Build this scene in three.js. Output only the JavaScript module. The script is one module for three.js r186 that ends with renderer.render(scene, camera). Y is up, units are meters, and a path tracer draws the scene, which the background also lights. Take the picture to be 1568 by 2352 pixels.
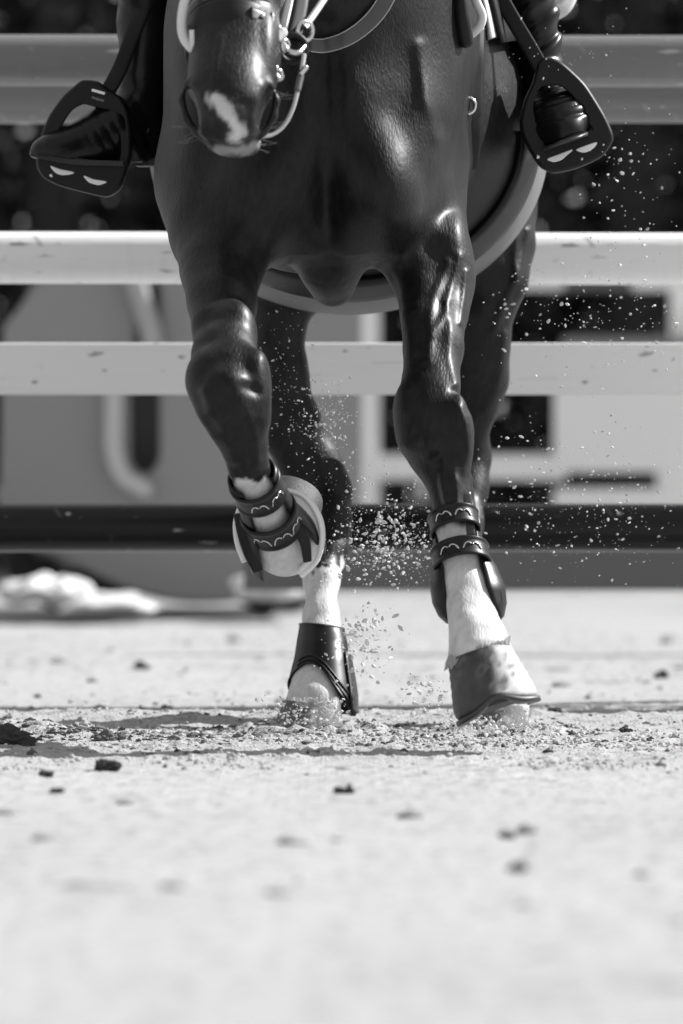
import * as THREE from 'three';
import { mergeGeometries } from 'three/addons/utils/BufferGeometryUtils.js';

// ───────────────────────── camera, sky, sun, exposure ─────────────────────────
const scene = new THREE.Scene();
const CAM_Z = 11, CAM_H = 0.5;                       // long lens, low tripod, eleven metres in front of the horse
const camera = new THREE.PerspectiveCamera(10.18, 683 / 1024, 0.1, 400);
camera.filmGauge = 36;
camera.position.set(0, CAM_H, CAM_Z);
camera.lookAt(0, CAM_H - 0.0717, 0);
camera.focus = 10.8;
camera.userData.fStop = 3.4;
camera.updateProjectionMatrix();

const renderer = new THREE.WebGLRenderer({ antialias: true });
renderer.setSize(683, 1024);
renderer.toneMapping = THREE.LinearToneMapping;
renderer.toneMappingExposure = 1.58;
renderer.shadowMap.enabled = true;

const SUN = new THREE.Vector3(0.70, 0.61, -0.335).normalize();   // high on the right, behind the horse
{
  const w = 256, h = 128, data = new Float32Array(w * h * 4);
  for (let j = 0; j < h; j++) for (let i = 0; i < w; i++) {
    const el = (j + 0.5) / h * Math.PI - Math.PI / 2, az = (i + 0.5) / w * 2 * Math.PI - Math.PI;
    const d = new THREE.Vector3(Math.cos(el) * Math.cos(az), Math.sin(el), Math.cos(el) * Math.sin(az));
    const c = Math.max(0, d.dot(SUN));
    const up = Math.max(0, d.y);
    let L = 0.33 + 0.12 * Math.pow(1 - up, 4) + 0.30 * Math.pow(c, 14) + 0.10 * Math.pow(c, 3);
    if (d.y < 0) L = 0.3;
    const o = (j * w + i) * 4; data[o] = data[o + 1] = data[o + 2] = L; data[o + 3] = 1;
  }
  const sky = new THREE.DataTexture(data, w, h, THREE.RGBAFormat, THREE.FloatType);
  sky.mapping = THREE.EquirectangularReflectionMapping; sky.magFilter = THREE.LinearFilter; sky.minFilter = THREE.LinearFilter;
  sky.needsUpdate = true;
  scene.background = sky; scene.environment = sky;
}
const sun = new THREE.DirectionalLight(0xffffff, 5);
sun.position.copy(SUN).multiplyScalar(30);
sun.castShadow = true; sun.shadow.mapSize.set(4096, 4096); sun.shadow.bias = -0.0004;
Object.assign(sun.shadow.camera, { left: -14, right: 14, top: 14, bottom: -14, near: 1, far: 70 });
scene.add(sun, sun.target);

// ───────────────────────── helpers ─────────────────────────
// Measuring aid: plan() turns a reading (u, v on a 1568 x 2352 print) and a depth z into metres.
const PX = 13200, U0 = 784, V0 = 1090;
const sc = (z) => (CAM_Z - z) / PX;
const P = (u, v, z) => new THREE.Vector3((u - U0) * sc(z), CAM_H + (V0 - v) * sc(z), z);
let seed = 7;
const rnd = () => { seed = (seed * 1664525 + 1013904223) >>> 0; return seed / 4294967296; };
const rr = (a, b) => a + (b - a) * rnd();
const clamp = (x, a, b) => Math.max(a, Math.min(b, x));
const lerp = (a, b, t) => a + (b - a) * t;
const ss = (a, b, x) => { const t = clamp((x - a) / (b - a), 0, 1); return t * t * (3 - 2 * t); };
function hash3(x, y, z) { let h = (Math.imul(x, 374761393) + Math.imul(y, 668265263) + Math.imul(z, 2147483647 ^ 0x5bd1e995)) | 0; h = Math.imul(h ^ (h >>> 13), 1274126177); h ^= h >>> 16; return (h >>> 0) / 4294967296; }
function noise(x, y, z) {
  const i = Math.floor(x), j = Math.floor(y), k = Math.floor(z); let a = x - i, b = y - j, c = z - k;
  a = a * a * (3 - 2 * a); b = b * b * (3 - 2 * b); c = c * c * (3 - 2 * c);
  const l = (p, q, t) => p + (q - p) * t;
  return l(l(l(hash3(i, j, k), hash3(i + 1, j, k), a), l(hash3(i, j + 1, k), hash3(i + 1, j + 1, k), a), b),
    l(l(hash3(i, j, k + 1), hash3(i + 1, j, k + 1), a), l(hash3(i, j + 1, k + 1), hash3(i + 1, j + 1, k + 1), a), b), c);
}
const fbm = (x, y, z, o = 4) => { let s = 0, a = 0.5, f = 1; for (let i = 0; i < o; i++) { s += a * noise(x * f, y * f, z * f); a *= 0.5; f *= 2.03; } return s; };
const grey = (l) => new THREE.Color().setRGB(l, l, l);
const mat = (l, rough = 0.8, extra = {}) => new THREE.MeshPhysicalMaterial({ color: grey(l), roughness: rough, ...extra });
const taken = new Map();
function numbered(name) { const n = taken.get(name) ?? 0; taken.set(name, n + 1); return n ? `${name}_${String(n).padStart(3, '0')}` : name; }
function tag(o, label, category, group, kind) { o.userData.label = label; o.userData.category = category; if (group) o.userData.group = group; if (kind) o.userData.kind = kind; return o; }
function thing(name, label, category, group) { const g = new THREE.Group(); g.name = numbered(name); scene.add(g); return tag(g, label, category, group); }
function part(name, geo, m, parent) { const o = new THREE.Mesh(geo, m); o.name = name; parent.add(o); return o; }
function solo(name, geo, m, label, category, group) { const o = new THREE.Mesh(geo, m); o.name = numbered(name); scene.add(o); return tag(o, label, category, group); }
const moved = (g, x = 0, y = 0, z = 0, rx = 0, ry = 0, rz = 0) => { const m = new THREE.Matrix4().makeRotationFromEuler(new THREE.Euler(rx, ry, rz)); m.setPosition(x, y, z); g.applyMatrix4(m); return g; };
const box = (w, h, d, x, y, z) => moved(new THREE.BoxGeometry(w, h, d), x, y, z);
const joined = (list) => mergeGeometries(list.map((g) => { const n = g.index ? g.toNonIndexed() : g; for (const k of Object.keys(n.attributes)) if (!['position', 'normal', 'uv'].includes(k)) n.deleteAttribute(k); return n; }));
const tube = (pts, r, seg = 40, rad = 8, closed = false) => new THREE.TubeGeometry(new THREE.CatmullRomCurve3(pts, closed), seg, r, rad, closed);
// a tube with round ends
function cord(pts, r, seg = 40, rad = 8) { return joined([tube(pts, r, seg, rad), moved(new THREE.SphereGeometry(r, 8, 6), pts[0].x, pts[0].y, pts[0].z), moved(new THREE.SphereGeometry(r, 8, 6), pts.at(-1).x, pts.at(-1).y, pts.at(-1).z)]); }
// a solid made of an outer and an inner sheet over (s, t) in 0..1, joined along the edges
function gridSolid(outer, inner, ns, nt, closed = false) {
  const pos = [], uv = [], idx = [], w = ns + 1, layer = w * (nt + 1);
  for (const f of [outer, inner]) for (let j = 0; j <= nt; j++) for (let i = 0; i <= ns; i++) { const p = f(i / ns, j / nt); pos.push(p.x, p.y, p.z); uv.push(i / ns, j / nt); }
  const q = (a, b, c, d) => idx.push(a, b, c, a, c, d);
  for (let j = 0; j < nt; j++) for (let i = 0; i < ns; i++) {
    const a = j * w + i; q(a, a + 1, a + 1 + w, a + w);
    const b = a + layer; q(b, b + w, b + w + 1, b + 1);
  }
  for (let i = 0; i < ns; i++) { q(i, i + layer, i + 1 + layer, i + 1); const a = nt * w + i; q(a, a + 1, a + 1 + layer, a + layer); }
  if (!closed) for (let j = 0; j < nt; j++) { const a = j * w; q(a, a + w, a + w + layer, a + layer); const b = a + ns; q(b, b + layer, b + w + layer, b + w); }
  const g = new THREE.BufferGeometry();
  g.setAttribute('position', new THREE.Float32BufferAttribute(pos, 3)); g.setAttribute('uv', new THREE.Float32BufferAttribute(uv, 2)); g.setIndex(idx);
  g.computeVertexNormals();
  if (closed) { const n = g.attributes.normal; for (let l = 0; l < 2; l++) for (let j = 0; j <= nt; j++) { const a = l * layer + j * w, b = a + ns; const v = new THREE.Vector3(n.getX(a) + n.getX(b), n.getY(a) + n.getY(b), n.getZ(a) + n.getZ(b)).normalize(); n.setXYZ(a, v.x, v.y, v.z); n.setXYZ(b, v.x, v.y, v.z); } }
  return g;
}
// flat strap along a path; side(t) is the across direction, out(t) the outward one
function strap(pts, width, thick, facing = new THREE.Vector3(0, 0, 1), seg = 40) {
  const c = new THREE.CatmullRomCurve3(pts);
  const fr = (s, t, o) => { const p = c.getPointAt(s), tan = c.getTangentAt(s), f = typeof facing === 'function' ? facing(s) : facing; const side = new THREE.Vector3().crossVectors(f, tan).normalize(); const n = new THREE.Vector3().crossVectors(tan, side).normalize(); const w = typeof width === 'function' ? width(s) : width; const e = Math.abs(t - 0.5) * 2; return p.addScaledVector(side, (t - 0.5) * w).addScaledVector(n, o * thick / 2 * (1 - 0.5 * Math.pow(e, 6))); };
  return gridSolid((s, t) => fr(s, t, 1), (s, t) => fr(s, t, -1), seg, 6);
}
// ring round a limb: basis ex (right), ey (along), ez (front); profile of radius over t
function band(c, ex, ey, ez, rx, rz, height, prof, thick, a0 = 0, a1 = Math.PI * 2, sag = () => 0, ns = 64, nt = 12) {
  const f = (s, t, o) => { const a = lerp(a0, a1, s), r = prof(t) + o; return new THREE.Vector3().copy(c).addScaledVector(ex, (rx + r) * Math.cos(a)).addScaledVector(ez, (rz + r) * Math.sin(a)).addScaledVector(ey, (0.5 - t) * height + sag(a)); };
  return gridSolid((s, t) => f(s, t, 0), (s, t) => f(s, t, -thick), ns, nt, Math.abs(a1 - a0 - Math.PI * 2) < 1e-6);
}
function canvasTex(w, h, draw, srgb = true) { const c = document.createElement('canvas'); c.width = w; c.height = h; draw(c.getContext('2d'), w, h); const t = new THREE.CanvasTexture(c); if (srgb) t.colorSpace = THREE.SRGBColorSpace; t.wrapS = t.wrapT = THREE.RepeatWrapping; return t; }
function dataTex(n, m, f, srgb = false) { const d = new Uint8Array(n * m * 4); for (let j = 0; j < m; j++) for (let i = 0; i < n; i++) { const v = clamp(f(i / n, j / m), 0, 1) * 255, o = (j * n + i) * 4; d[o] = d[o + 1] = d[o + 2] = v; d[o + 3] = 255; } const t = new THREE.DataTexture(d, n, m); t.magFilter = THREE.LinearFilter; t.minFilter = THREE.LinearFilter; t.wrapS = t.wrapT = THREE.RepeatWrapping; if (srgb) t.colorSpace = THREE.SRGBColorSpace; t.needsUpdate = true; return t; }
// periodic value noise for tiling maps
function pnoise(x, y, px, py, s) { const i = Math.floor(x), j = Math.floor(y); let a = x - i, b = y - j; a = a * a * (3 - 2 * a); b = b * b * (3 - 2 * b); const h = (p, q) => hash3(((p % px) + px) % px, ((q % py) + py) % py, s); return lerp(lerp(h(i, j), h(i + 1, j), a), lerp(h(i, j + 1), h(i + 1, j + 1), a), b); }

// ───────────────────────── bodies from distance fields (surface nets) ─────────────────────────
function bone(a, b, ra, rb, kz = 1, k = 0.03) { return { t: 0, ax: a.x, ay: a.y, az: a.z / kz, dx: b.x - a.x, dy: b.y - a.y, dz: (b.z - a.z) / kz, ra, rb, kz, k, l2: Math.max(1e-9, (b.x - a.x) ** 2 + (b.y - a.y) ** 2 + ((b.z - a.z) / kz) ** 2) }; }
function blob(c, rx, ry, rz, k = 0.04, rot = 0) { return { t: 1, cx: c.x, cy: c.y, cz: c.z, rx, ry, rz, k, cs: Math.cos(rot), sn: Math.sin(rot) }; }
function prim(p, x, y, z) {
  if (p.t === 0) {
    const px = x - p.ax, py = y - p.ay, pz = z / p.kz - p.az;
    const h = clamp((px * p.dx + py * p.dy + pz * p.dz) / p.l2, 0, 1);
    const qx = px - h * p.dx, qy = py - h * p.dy, qz = pz - h * p.dz;
    return Math.sqrt(qx * qx + qy * qy + qz * qz) - (p.ra + (p.rb - p.ra) * h);
  }
  const ox = x - p.cx, oy = y - p.cy, X = ox * p.cs + oy * p.sn, Y = -ox * p.sn + oy * p.cs, Z = z - p.cz;
  const k0 = Math.sqrt((X / p.rx) ** 2 + (Y / p.ry) ** 2 + (Z / p.rz) ** 2), k1 = Math.sqrt((X / p.rx ** 2) ** 2 + (Y / p.ry ** 2) ** 2 + (Z / p.rz ** 2) ** 2);
  return k1 < 1e-9 ? -Math.min(p.rx, p.ry, p.rz) : k0 * (k0 - 1) / k1;
}
const smin = (a, b, k) => { const h = Math.max(k - Math.abs(a - b), 0) / k; return Math.min(a, b) - h * h * k * 0.25; };
// chain of readings [u, v, z, r in print px]
function chain(list, kz = 1, k = 0.03) { const out = []; for (let i = 0; i + 1 < list.length; i++) { const [a, b] = [list[i], list[i + 1]]; out.push(bone(P(a[0], a[1], a[2]), P(b[0], b[1], b[2]), a[3] * sc(a[2]), b[3] * sc(b[2]), kz, k)); } return out; }
const eye = (u, v, z, ru, rv, rz, k = 0.04, rot = 0) => blob(P(u, v, z), ru * sc(z), rv * sc(z), rz, k, rot);
// groups: [{prims, join}]: the first group is the trunk, others blend with it but not with one another
function fieldOf(groups, extra) {
  const active = groups.map((g) => g.prims);
  const grp = (list, x, y, z) => { let d = 1e3; for (const p of list) d = d > 500 ? prim(p, x, y, z) : smin(d, prim(p, x, y, z), p.k); return d; };
  const f = (x, y, z) => {
    const t = grp(active[0], x, y, z); let d = t;
    for (let g = 1; g < active.length; g++) if (active[g].length) { const e = grp(active[g], x, y, z); d = Math.min(d, smin(t, e, groups[g].join ?? 0.05)); }
    return extra ? extra(d, x, y, z) : d;
  };
  f.cull = (x, y, z, r) => { groups.forEach((g, i) => { active[i] = g.prims.filter((p) => prim(p, x, y, z) < r + 0.12); }); };
  f.all = () => groups.forEach((g, i) => { active[i] = g.prims; });
  return f;
}
function surfaceNets(f, lo, hi, h, colour) {
  const n = [0, 1, 2].map((a) => Math.ceil((hi[a] - lo[a]) / h)), B = 8, S = B + 1;
  const pos = [], nor = [], col = [], uv = [], cells = new Map(), edges = [], val = new Float32Array(S * S * S);
  const key = (i, j, k) => (k * (n[1] + 2) + j) * (n[0] + 2) + i, half = B * h * 0.5, diag = half * 1.7321;
  for (let bk = 0; bk < n[2]; bk += B) for (let bj = 0; bj < n[1]; bj += B) for (let bi = 0; bi < n[0]; bi += B) {
    const cx = lo[0] + bi * h + half, cy = lo[1] + bj * h + half, cz = lo[2] + bk * h + half;
    f.all?.(); if (f.cull) f.cull(cx, cy, cz, diag * 1.5);
    if (Math.abs(f(cx, cy, cz)) > diag * 1.6 + 0.02) continue;
    for (let k = 0; k < S; k++) for (let j = 0; j < S; j++) for (let i = 0; i < S; i++) val[(k * S + j) * S + i] = f(lo[0] + (bi + i) * h, lo[1] + (bj + j) * h, lo[2] + (bk + k) * h);
    for (let k = 0; k < B; k++) for (let j = 0; j < B; j++) for (let i = 0; i < B; i++) {
      const o = (k * S + j) * S + i, v0 = val[o], in0 = v0 < 0;
      for (let a = 0; a < 3; a++) { const v1 = val[o + (a === 0 ? 1 : a === 1 ? S : S * S)]; if ((v1 < 0) !== in0) edges.push(bi + i, bj + j, bk + k, a, in0 ? 1 : 0); }
      let cnt = 0, sx = 0, sy = 0, sz = 0;
      const corner = (c) => val[o + (c & 1) + ((c >> 1) & 1) * S + (c >> 2) * S * S];
      for (let c = 0; c < 8; c++) for (let a = 0; a < 3; a++) { const b = c | (1 << a); if (b === c) continue; const p = corner(c), q = corner(b); if ((p < 0) === (q < 0)) continue; const t = p / (p - q); cnt++; sx += (c & 1) + (a === 0 ? t : 0); sy += ((c >> 1) & 1) + (a === 1 ? t : 0); sz += (c >> 2) + (a === 2 ? t : 0); }
      if (!cnt) continue;
      let x = lo[0] + (bi + i + sx / cnt) * h, y = lo[1] + (bj + j + sy / cnt) * h, z = lo[2] + (bk + k + sz / cnt) * h;
      const e = h * 0.6; let gx = f(x + e, y, z) - f(x - e, y, z), gy = f(x, y + e, z) - f(x, y - e, z), gz = f(x, y, z + e) - f(x, y, z - e);
      const l = Math.hypot(gx, gy, gz) || 1; gx /= l; gy /= l; gz /= l;
      const d = clamp(f(x, y, z) / Math.max(0.3, l / (2 * e)), -h * 0.5, h * 0.5); x -= gx * d; y -= gy * d; z -= gz * d;
      cells.set(key(bi + i, bj + j, bk + k), pos.length / 3);
      pos.push(x, y, z); nor.push(gx, gy, gz);
      if (colour) col.push(...colour(x, y, z, gx, gy, gz));
      uv.push(x, y);
    }
  }
  const idx = [], twin = new Map(), at = (i, j, k) => cells.get(key(i, j, k));
  for (let e = 0; e < edges.length; e += 5) {
    const [i, j, k, a, inn] = [edges[e], edges[e + 1], edges[e + 2], edges[e + 3], edges[e + 4]];
    let q = a === 0 ? [at(i, j - 1, k - 1), at(i, j, k - 1), at(i, j, k), at(i, j - 1, k)] : a === 1 ? [at(i - 1, j, k - 1), at(i - 1, j, k), at(i, j, k), at(i, j, k - 1)] : [at(i - 1, j - 1, k), at(i, j - 1, k), at(i, j, k), at(i - 1, j, k)];
    if (q.some((c) => c === undefined)) continue;
    if (!inn) q = [q[0], q[3], q[2], q[1]];
    // front and side faces take their own uv: vertices on the border are doubled
    let side = 0; for (const c of q) side += Math.abs(nor[c * 3]) - Math.abs(nor[c * 3 + 2]);
    if (side > 0) q = q.map((c) => { let d = twin.get(c); if (d === undefined) { d = pos.length / 3; twin.set(c, d); for (let a = 0; a < 3; a++) { pos.push(pos[c * 3 + a]); nor.push(nor[c * 3 + a]); if (colour) col.push(col[c * 3 + a]); } uv.push(pos[c * 3 + 2] + 0.37, pos[c * 3 + 1]); } return d; });
    idx.push(q[0], q[1], q[2], q[0], q[2], q[3]);
  }
  const g = new THREE.BufferGeometry();
  g.setAttribute('position', new THREE.Float32BufferAttribute(pos, 3)); g.setAttribute('normal', new THREE.Float32BufferAttribute(nor, 3)); g.setAttribute('uv', new THREE.Float32BufferAttribute(uv, 2));
  if (colour) g.setAttribute('color', new THREE.Float32BufferAttribute(col, 3));
  g.setIndex(idx); f.all?.();
  return g;
}

// ───────────────────────── shared materials ─────────────────────────
const hairBump = dataTex(512, 512, (x, y) => 0.5 * pnoise(x * 250, y * 90, 250, 90, 1) + 0.4 * pnoise(x * 170, y * 60, 170, 60, 2) + 0.1 * pnoise(x * 60, y * 40, 60, 40, 3));
hairBump.repeat.set(2.4, 2.4);
const grainBump = dataTex(256, 256, (x, y) => 0.6 * pnoise(x * 90, y * 90, 90, 90, 5) + 0.4 * pnoise(x * 30, y * 30, 30, 30, 6));
const M = {
  coat: new THREE.MeshPhysicalMaterial({ color: 0xffffff, vertexColors: true, roughness: 0.52, specularIntensity: 0.33, clearcoat: 0.2, clearcoatRoughness: 0.34, bumpMap: hairBump, bumpScale: 0.0011, sheen: 1, sheenColor: grey(0.10), sheenRoughness: 0.5 }),
  leather: mat(0.009, 0.45, { specularIntensity: 0.5 }),
  bootLeather: mat(0.007, 0.3, { specularIntensity: 0.55 }),
  shell: mat(0.008, 0.36, { specularIntensity: 0.6 }),
  lining: mat(0.82, 0.9),
  paleBand: mat(0.66, 0.7),
  steel: mat(0.62, 0.24, { metalness: 1 }),
  brass: mat(0.7, 0.3, { metalness: 1 }),
  blackMetal: mat(0.008, 0.42, { specularIntensity: 0.5 }),
  rope: mat(0.55, 0.8),
  padWhite: mat(0.66, 0.85),
  breeches: mat(0.7, 0.9),
  cloth: mat(0.02, 0.9),
};

// ───────────────────────── the setting: sand, rails, things behind ─────────────────────────
function sandHeight(x, z) {
  const near = ss(2.6, 1.2, Math.abs(z - 0.2));
  let h = 0.010 * (fbm(x * 3.1 + 9, z * 3.1, 0.3, 3) - 0.45) + 0.006 * (fbm(x * 16, z * 16, 2.7, 3) - 0.45) + 0.02 * Math.exp(-(((z + 0.9) / 0.45) ** 4)) * Math.max(-0.12, fbm(x * 24, z * 17, 4.2, 3) - 0.42);
  const c = fbm(x * 38 + 5, z * 30, 8.1, 3); h += 0.012 * Math.max(0, c - 0.5) * (0.35 + 0.65 * near);
  h += (0.0030 * (noise(x * 160, z * 130, 4.4) - 0.5) + 0.006 * Math.pow(1 - Math.abs(2 * noise(x * 62, z * 40, 9.1) - 1), 3) * ss(0.35, 0.6, fbm(x * 5, z * 4, 3.3, 2))) * near;
  h += 0.026 * Math.exp(-(((z + 0.6 - 0.04 * x) / 0.15) ** 2)) * (0.75 + 0.7 * (fbm(x * 9, z * 9, 5.2, 3) - 0.4));
  h += 0.03 * Math.max(0, fbm(x * 30 + 1, z * 24, 7.7, 3) - 0.44) * ss(0.2, 0.45, z) * ss(1.05, 0.8, z);
  // churned ridge on the left, shallow hoof prints, a raked edge on the right
  const rid = Math.exp(-(((z - 0.03) / 0.10) ** 2)) * ss(-0.26, -0.52, x); h += rid * (0.016 + 0.03 * (fbm(x * 22, z * 22, 6, 3) - 0.4));
  const rid2 = Math.exp(-(((z + 0.12) / 0.06) ** 2)) * ss(-0.36, -0.6, x); h += rid2 * (0.022 + 0.05 * (fbm(x * 26 + 3, z * 26, 1, 3) - 0.4));
  h += 0.006 * Math.exp(-(((z - 0.06 - 0.03 * x) / 0.05) ** 2)) * ss(0.35, 0.5, x);
  for (const [hx, hz, r] of [[-0.055, -0.20, 0.085], [0.32, -0.16, 0.085]]) { const d = Math.hypot(x - hx, z - hz) / r; h += -0.014 * Math.exp(-(d * d) * 1.6) + 0.013 * Math.exp(-(((d - 1.45) / 0.35) ** 2)) * (0.2 + 1.3 * noise(x * 45, z * 45, 3)); }
  return h;
}
{
  const xs = [], zs = [];
  for (let x = -160; x < -8; x += 12) xs.push(x); for (let x = -8; x < -0.9; x += 0.25) xs.push(x); for (let x = -0.9; x <= 0.9001; x += 0.0065) xs.push(x); for (let x = 1.1; x < 8; x += 0.25) xs.push(x); for (let x = 8; x <= 160; x += 12) xs.push(x);
  for (let z = -300; z < -20; z += 14) zs.push(z); for (let z = -20; z < -3; z += 0.12) zs.push(z); for (let z = -3; z < -1; z += 0.03) zs.push(z); for (let z = -1; z <= 1.0001; z += 0.007) zs.push(z); for (let z = 1.03; z < 7; z += 0.03) zs.push(z); for (let z = 7; z <= 40; z += 3) zs.push(z);
  const pos = [], uv = [], col = [], idx = [];
  for (const z of zs) for (const x of xs) {
    pos.push(x, Math.abs(x) < 1.2 ? sandHeight(x, z) : 0, z); uv.push(x, z);
    const g = 0.405 + 0.08 * (fbm(x * 2.2, z * 1.3, 1.7, 4) - 0.47) - 0.16 * ss(0.60, 0.72, fbm(x * 9, z * 5, 5.5, 3)) - 0.1 * ss(0.62, 0.75, noise(x * 70, z * 60, 3)); col.push(g, g, g);
  }
  const w = xs.length;
  for (let j = 0; j + 1 < zs.length; j++) for (let i = 0; i + 1 < w; i++) { const a = j * w + i; idx.push(a, a + w, a + 1, a + 1, a + w, a + w + 1); }
  const g = new THREE.BufferGeometry(); g.setAttribute('position', new THREE.Float32BufferAttribute(pos, 3)); g.setAttribute('uv', new THREE.Float32BufferAttribute(uv, 2)); g.setAttribute('color', new THREE.Float32BufferAttribute(col, 3)); g.setIndex(idx); g.computeVertexNormals();
  const bump = grainBump.clone(); bump.repeat.set(6, 6); bump.needsUpdate = true;
  const o = solo('sand_ground', g, new THREE.MeshPhysicalMaterial({ vertexColors: true, roughness: 1, specularIntensity: 0.2, bumpMap: bump, bumpScale: 0.003 }), 'pale dry sand of the riding arena', 'sand'); o.userData.kind = 'structure';
}
// crumbs of sand and earth: irregular pebbles
function pebble(s, detail = 1) {
  const g = new THREE.IcosahedronGeometry(1, detail), p = g.attributes.position;
  for (let i = 0; i < p.count; i++) { const v = new THREE.Vector3().fromBufferAttribute(p, i); const r = 0.62 + 0.75 * noise(v.x * 1.7 + s * 9.1, v.y * 1.7 + s, v.z * 1.7 - s * 3); p.setXYZ(i, v.x * r * 1.15, v.y * r * 0.8, v.z * r); }
  g.computeVertexNormals(); return g;
}
const crumbMat = new THREE.MeshStandardMaterial({ color: 0xffffff, roughness: 1 });
function scatter(name, geo, list, label, category) {
  const o = new THREE.InstancedMesh(geo, crumbMat, list.length), m = new THREE.Matrix4(), q = new THREE.Quaternion(), e = new THREE.Euler();
  list.forEach((c, i) => { q.setFromEuler(e.set(c.rx ?? 0, c.ry ?? 0, c.rz ?? 0)); m.compose(new THREE.Vector3(c.x, c.y, c.z), q, new THREE.Vector3(...c.s)); o.setMatrixAt(i, m); o.setColorAt(i, grey(c.l)); });
  o.name = numbered(name); scene.add(o); tag(o, label, category, null, 'stuff'); return o;
}
{
  const fine = [], coarse = [];
  for (let i = 0; i < 9000; i++) { const x = rr(-0.9, 0.9), z = rr(-1.3, 1.3), s = 0.0012 + 0.0042 * Math.pow(rnd(), 3); if (fbm(x * 5, z * 4, 7, 2) < 0.32 + 0.2 * rnd()) continue; fine.push({ x, y: sandHeight(x, z) + s * 0.3, z, s: [s, s, s], ry: rr(0, 6), rx: rr(0, 6), l: rr(0.38, 0.56) }); }
  for (let i = 0; i < 420; i++) { const left = rnd() < 0.4; const x = left ? rr(-0.75, -0.15) : rr(-0.95, 0.95), z = left ? rr(-0.15, 0.12) : rr(-2.2, 1.4), s = 0.003 + 0.008 * Math.pow(rnd(), 5); coarse.push({ x, y: sandHeight(x, z) + s * 0.25, z, s: [s * rr(0.8, 1.6), s * rr(0.6, 1.1), s], ry: rr(0, 6), l: rnd() < 0.5 ? rr(0.05, 0.15) : rr(0.25, 0.5) }); }
  for (let i = 0; i < 90; i++) { const z = rnd() < 0.6 ? rr(-7, -2.4) : rr(2, 5.4), x = rr(-1, 1), s = 0.006 + 0.014 * Math.pow(rnd(), 3); coarse.push({ x, y: sandHeight(x, z) + s * 0.2, z, s: [s * 1.4, s * 0.8, s], ry: rr(0, 6), l: rr(0.2, 0.4) }); }
  for (let i = 0; i < 3600; i++) { const left = rnd() < 0.3, x = left ? rr(-0.72, 0) : rr(-0.8, 0.8), z = left ? rr(-0.25, 0.25) : rr(-0.9, 0.75), s = 0.0010 + 0.0045 * Math.pow(rnd(), 5); if (fbm(x * 6, z * 5, 2, 2) < 0.36) continue; coarse.push({ x, y: sandHeight(x, z) + s * 0.25, z, s: [s * rr(1, 2.6), s * rr(0.6, 1.2), s], ry: rr(0, 6), l: rr(0.03, 0.14) }); }
  for (const [hx, hz] of [[-0.055, -0.18], [0.32, -0.14], [0.27, 0.4]]) for (let i = 0; i < 420; i++) { const a = rr(0, 6.283), q = 0.05 + 0.22 * Math.pow(rnd(), 1.6), x = hx + Math.cos(a) * q * 1.3, z = hz + Math.sin(a) * q, s = 0.0012 + 0.0042 * Math.pow(rnd(), 4); coarse.push({ x, y: sandHeight(x, z) + s * 0.3, z, s: [s * rr(0.8, 1.8), s * rr(0.7, 1.2), s], ry: rr(0, 6), rx: rr(0, 1), l: rnd() < 0.45 ? rr(0.04, 0.12) : rr(0.3, 0.5) }); }
  scatter('sand_crumbs', pebble(1, 1), fine, 'fine pale crumbs strewn over the sand', 'sand');
  scatter('earth_crumbs', pebble(2, 1), coarse, 'scattered coarse crumbs of damp darker earth on the sand', 'earth');
}
function clod(u, v, r, l, label) {           // a single clod where the sand is seen at height v
  const z = CAM_Z - CAM_H * PX / (v - V0), p = P(u, v, z), s = r * sc(z), parts = [];
  for (let i = 0; i < 4; i++) { const g = pebble(u * 0.013 + i * 2.7, 3); { const p = g.attributes.position; for (let k = 0; k < p.count; k++) { const q = 0.72 + 0.65 * fbm(p.getX(k) * 4 + u, p.getY(k) * 4, p.getZ(k) * 4 + i, 3); p.setXYZ(k, p.getX(k) * q, p.getY(k) * q, p.getZ(k) * q); } } g.scale(s * rr(0.55, 0.9), s * rr(0.45, 0.8), s * rr(0.5, 0.8)); parts.push(moved(g, rr(-0.6, 0.6) * s, s * (0.25 + i * 0.12), rr(-0.3, 0.3) * s, 0, rr(0, 6), 0)); }
  const g = joined(parts); g.computeVertexNormals();
  const o = solo('earth_clod', g, mat(l, 1, { specularIntensity: 0.2 }), label, 'clod', 'loose clods on the sand'); o.position.set(p.x, sandHeight(p.x, z) - s * 0.1, z);
}
clod(1195, 2004, 22, 0.05, 'dark blurred earth clod alone in the foreground sand, lowest of all');
clod(1160, 1925, 18, 0.05, 'dark blurred clod just above the lowest foreground clod');
clod(790, 1822, 19, 0.05, 'dark clod on the sand below the middle of the hooves');
clod(245, 1772, 30, 0.05, 'large split dark clod on the sand at lower left');
clod(105, 1786, 15, 0.05, 'small round dark clod left of the large split clod');
clod(130, 1822, 12, 0.06, 'small blurred clod below the round dark clod at left');
clod(30, 1712, 40, 0.06, 'tall jagged dark lump of earth at the left edge');
clod(232, 1702, 22, 0.12, 'low dark lump of earth on the churned ridge at left');
clod(272, 1700, 15, 0.16, 'upright ragged earth crumb standing on the ridge at left');
clod(1515, 1558, 16, 0.05, 'dark blurred clod on the far sand at right');
clod(1440, 1690, 13, 0.05, 'small dark clod on the raked edge at right');
clod(320, 1537, 18, 0.1, 'blurred flat clod on the far sand at left');
clod(1273, 1642, 15, 0.06, 'dark flat clod on the sand just right of the lifted front hoof');

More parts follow.
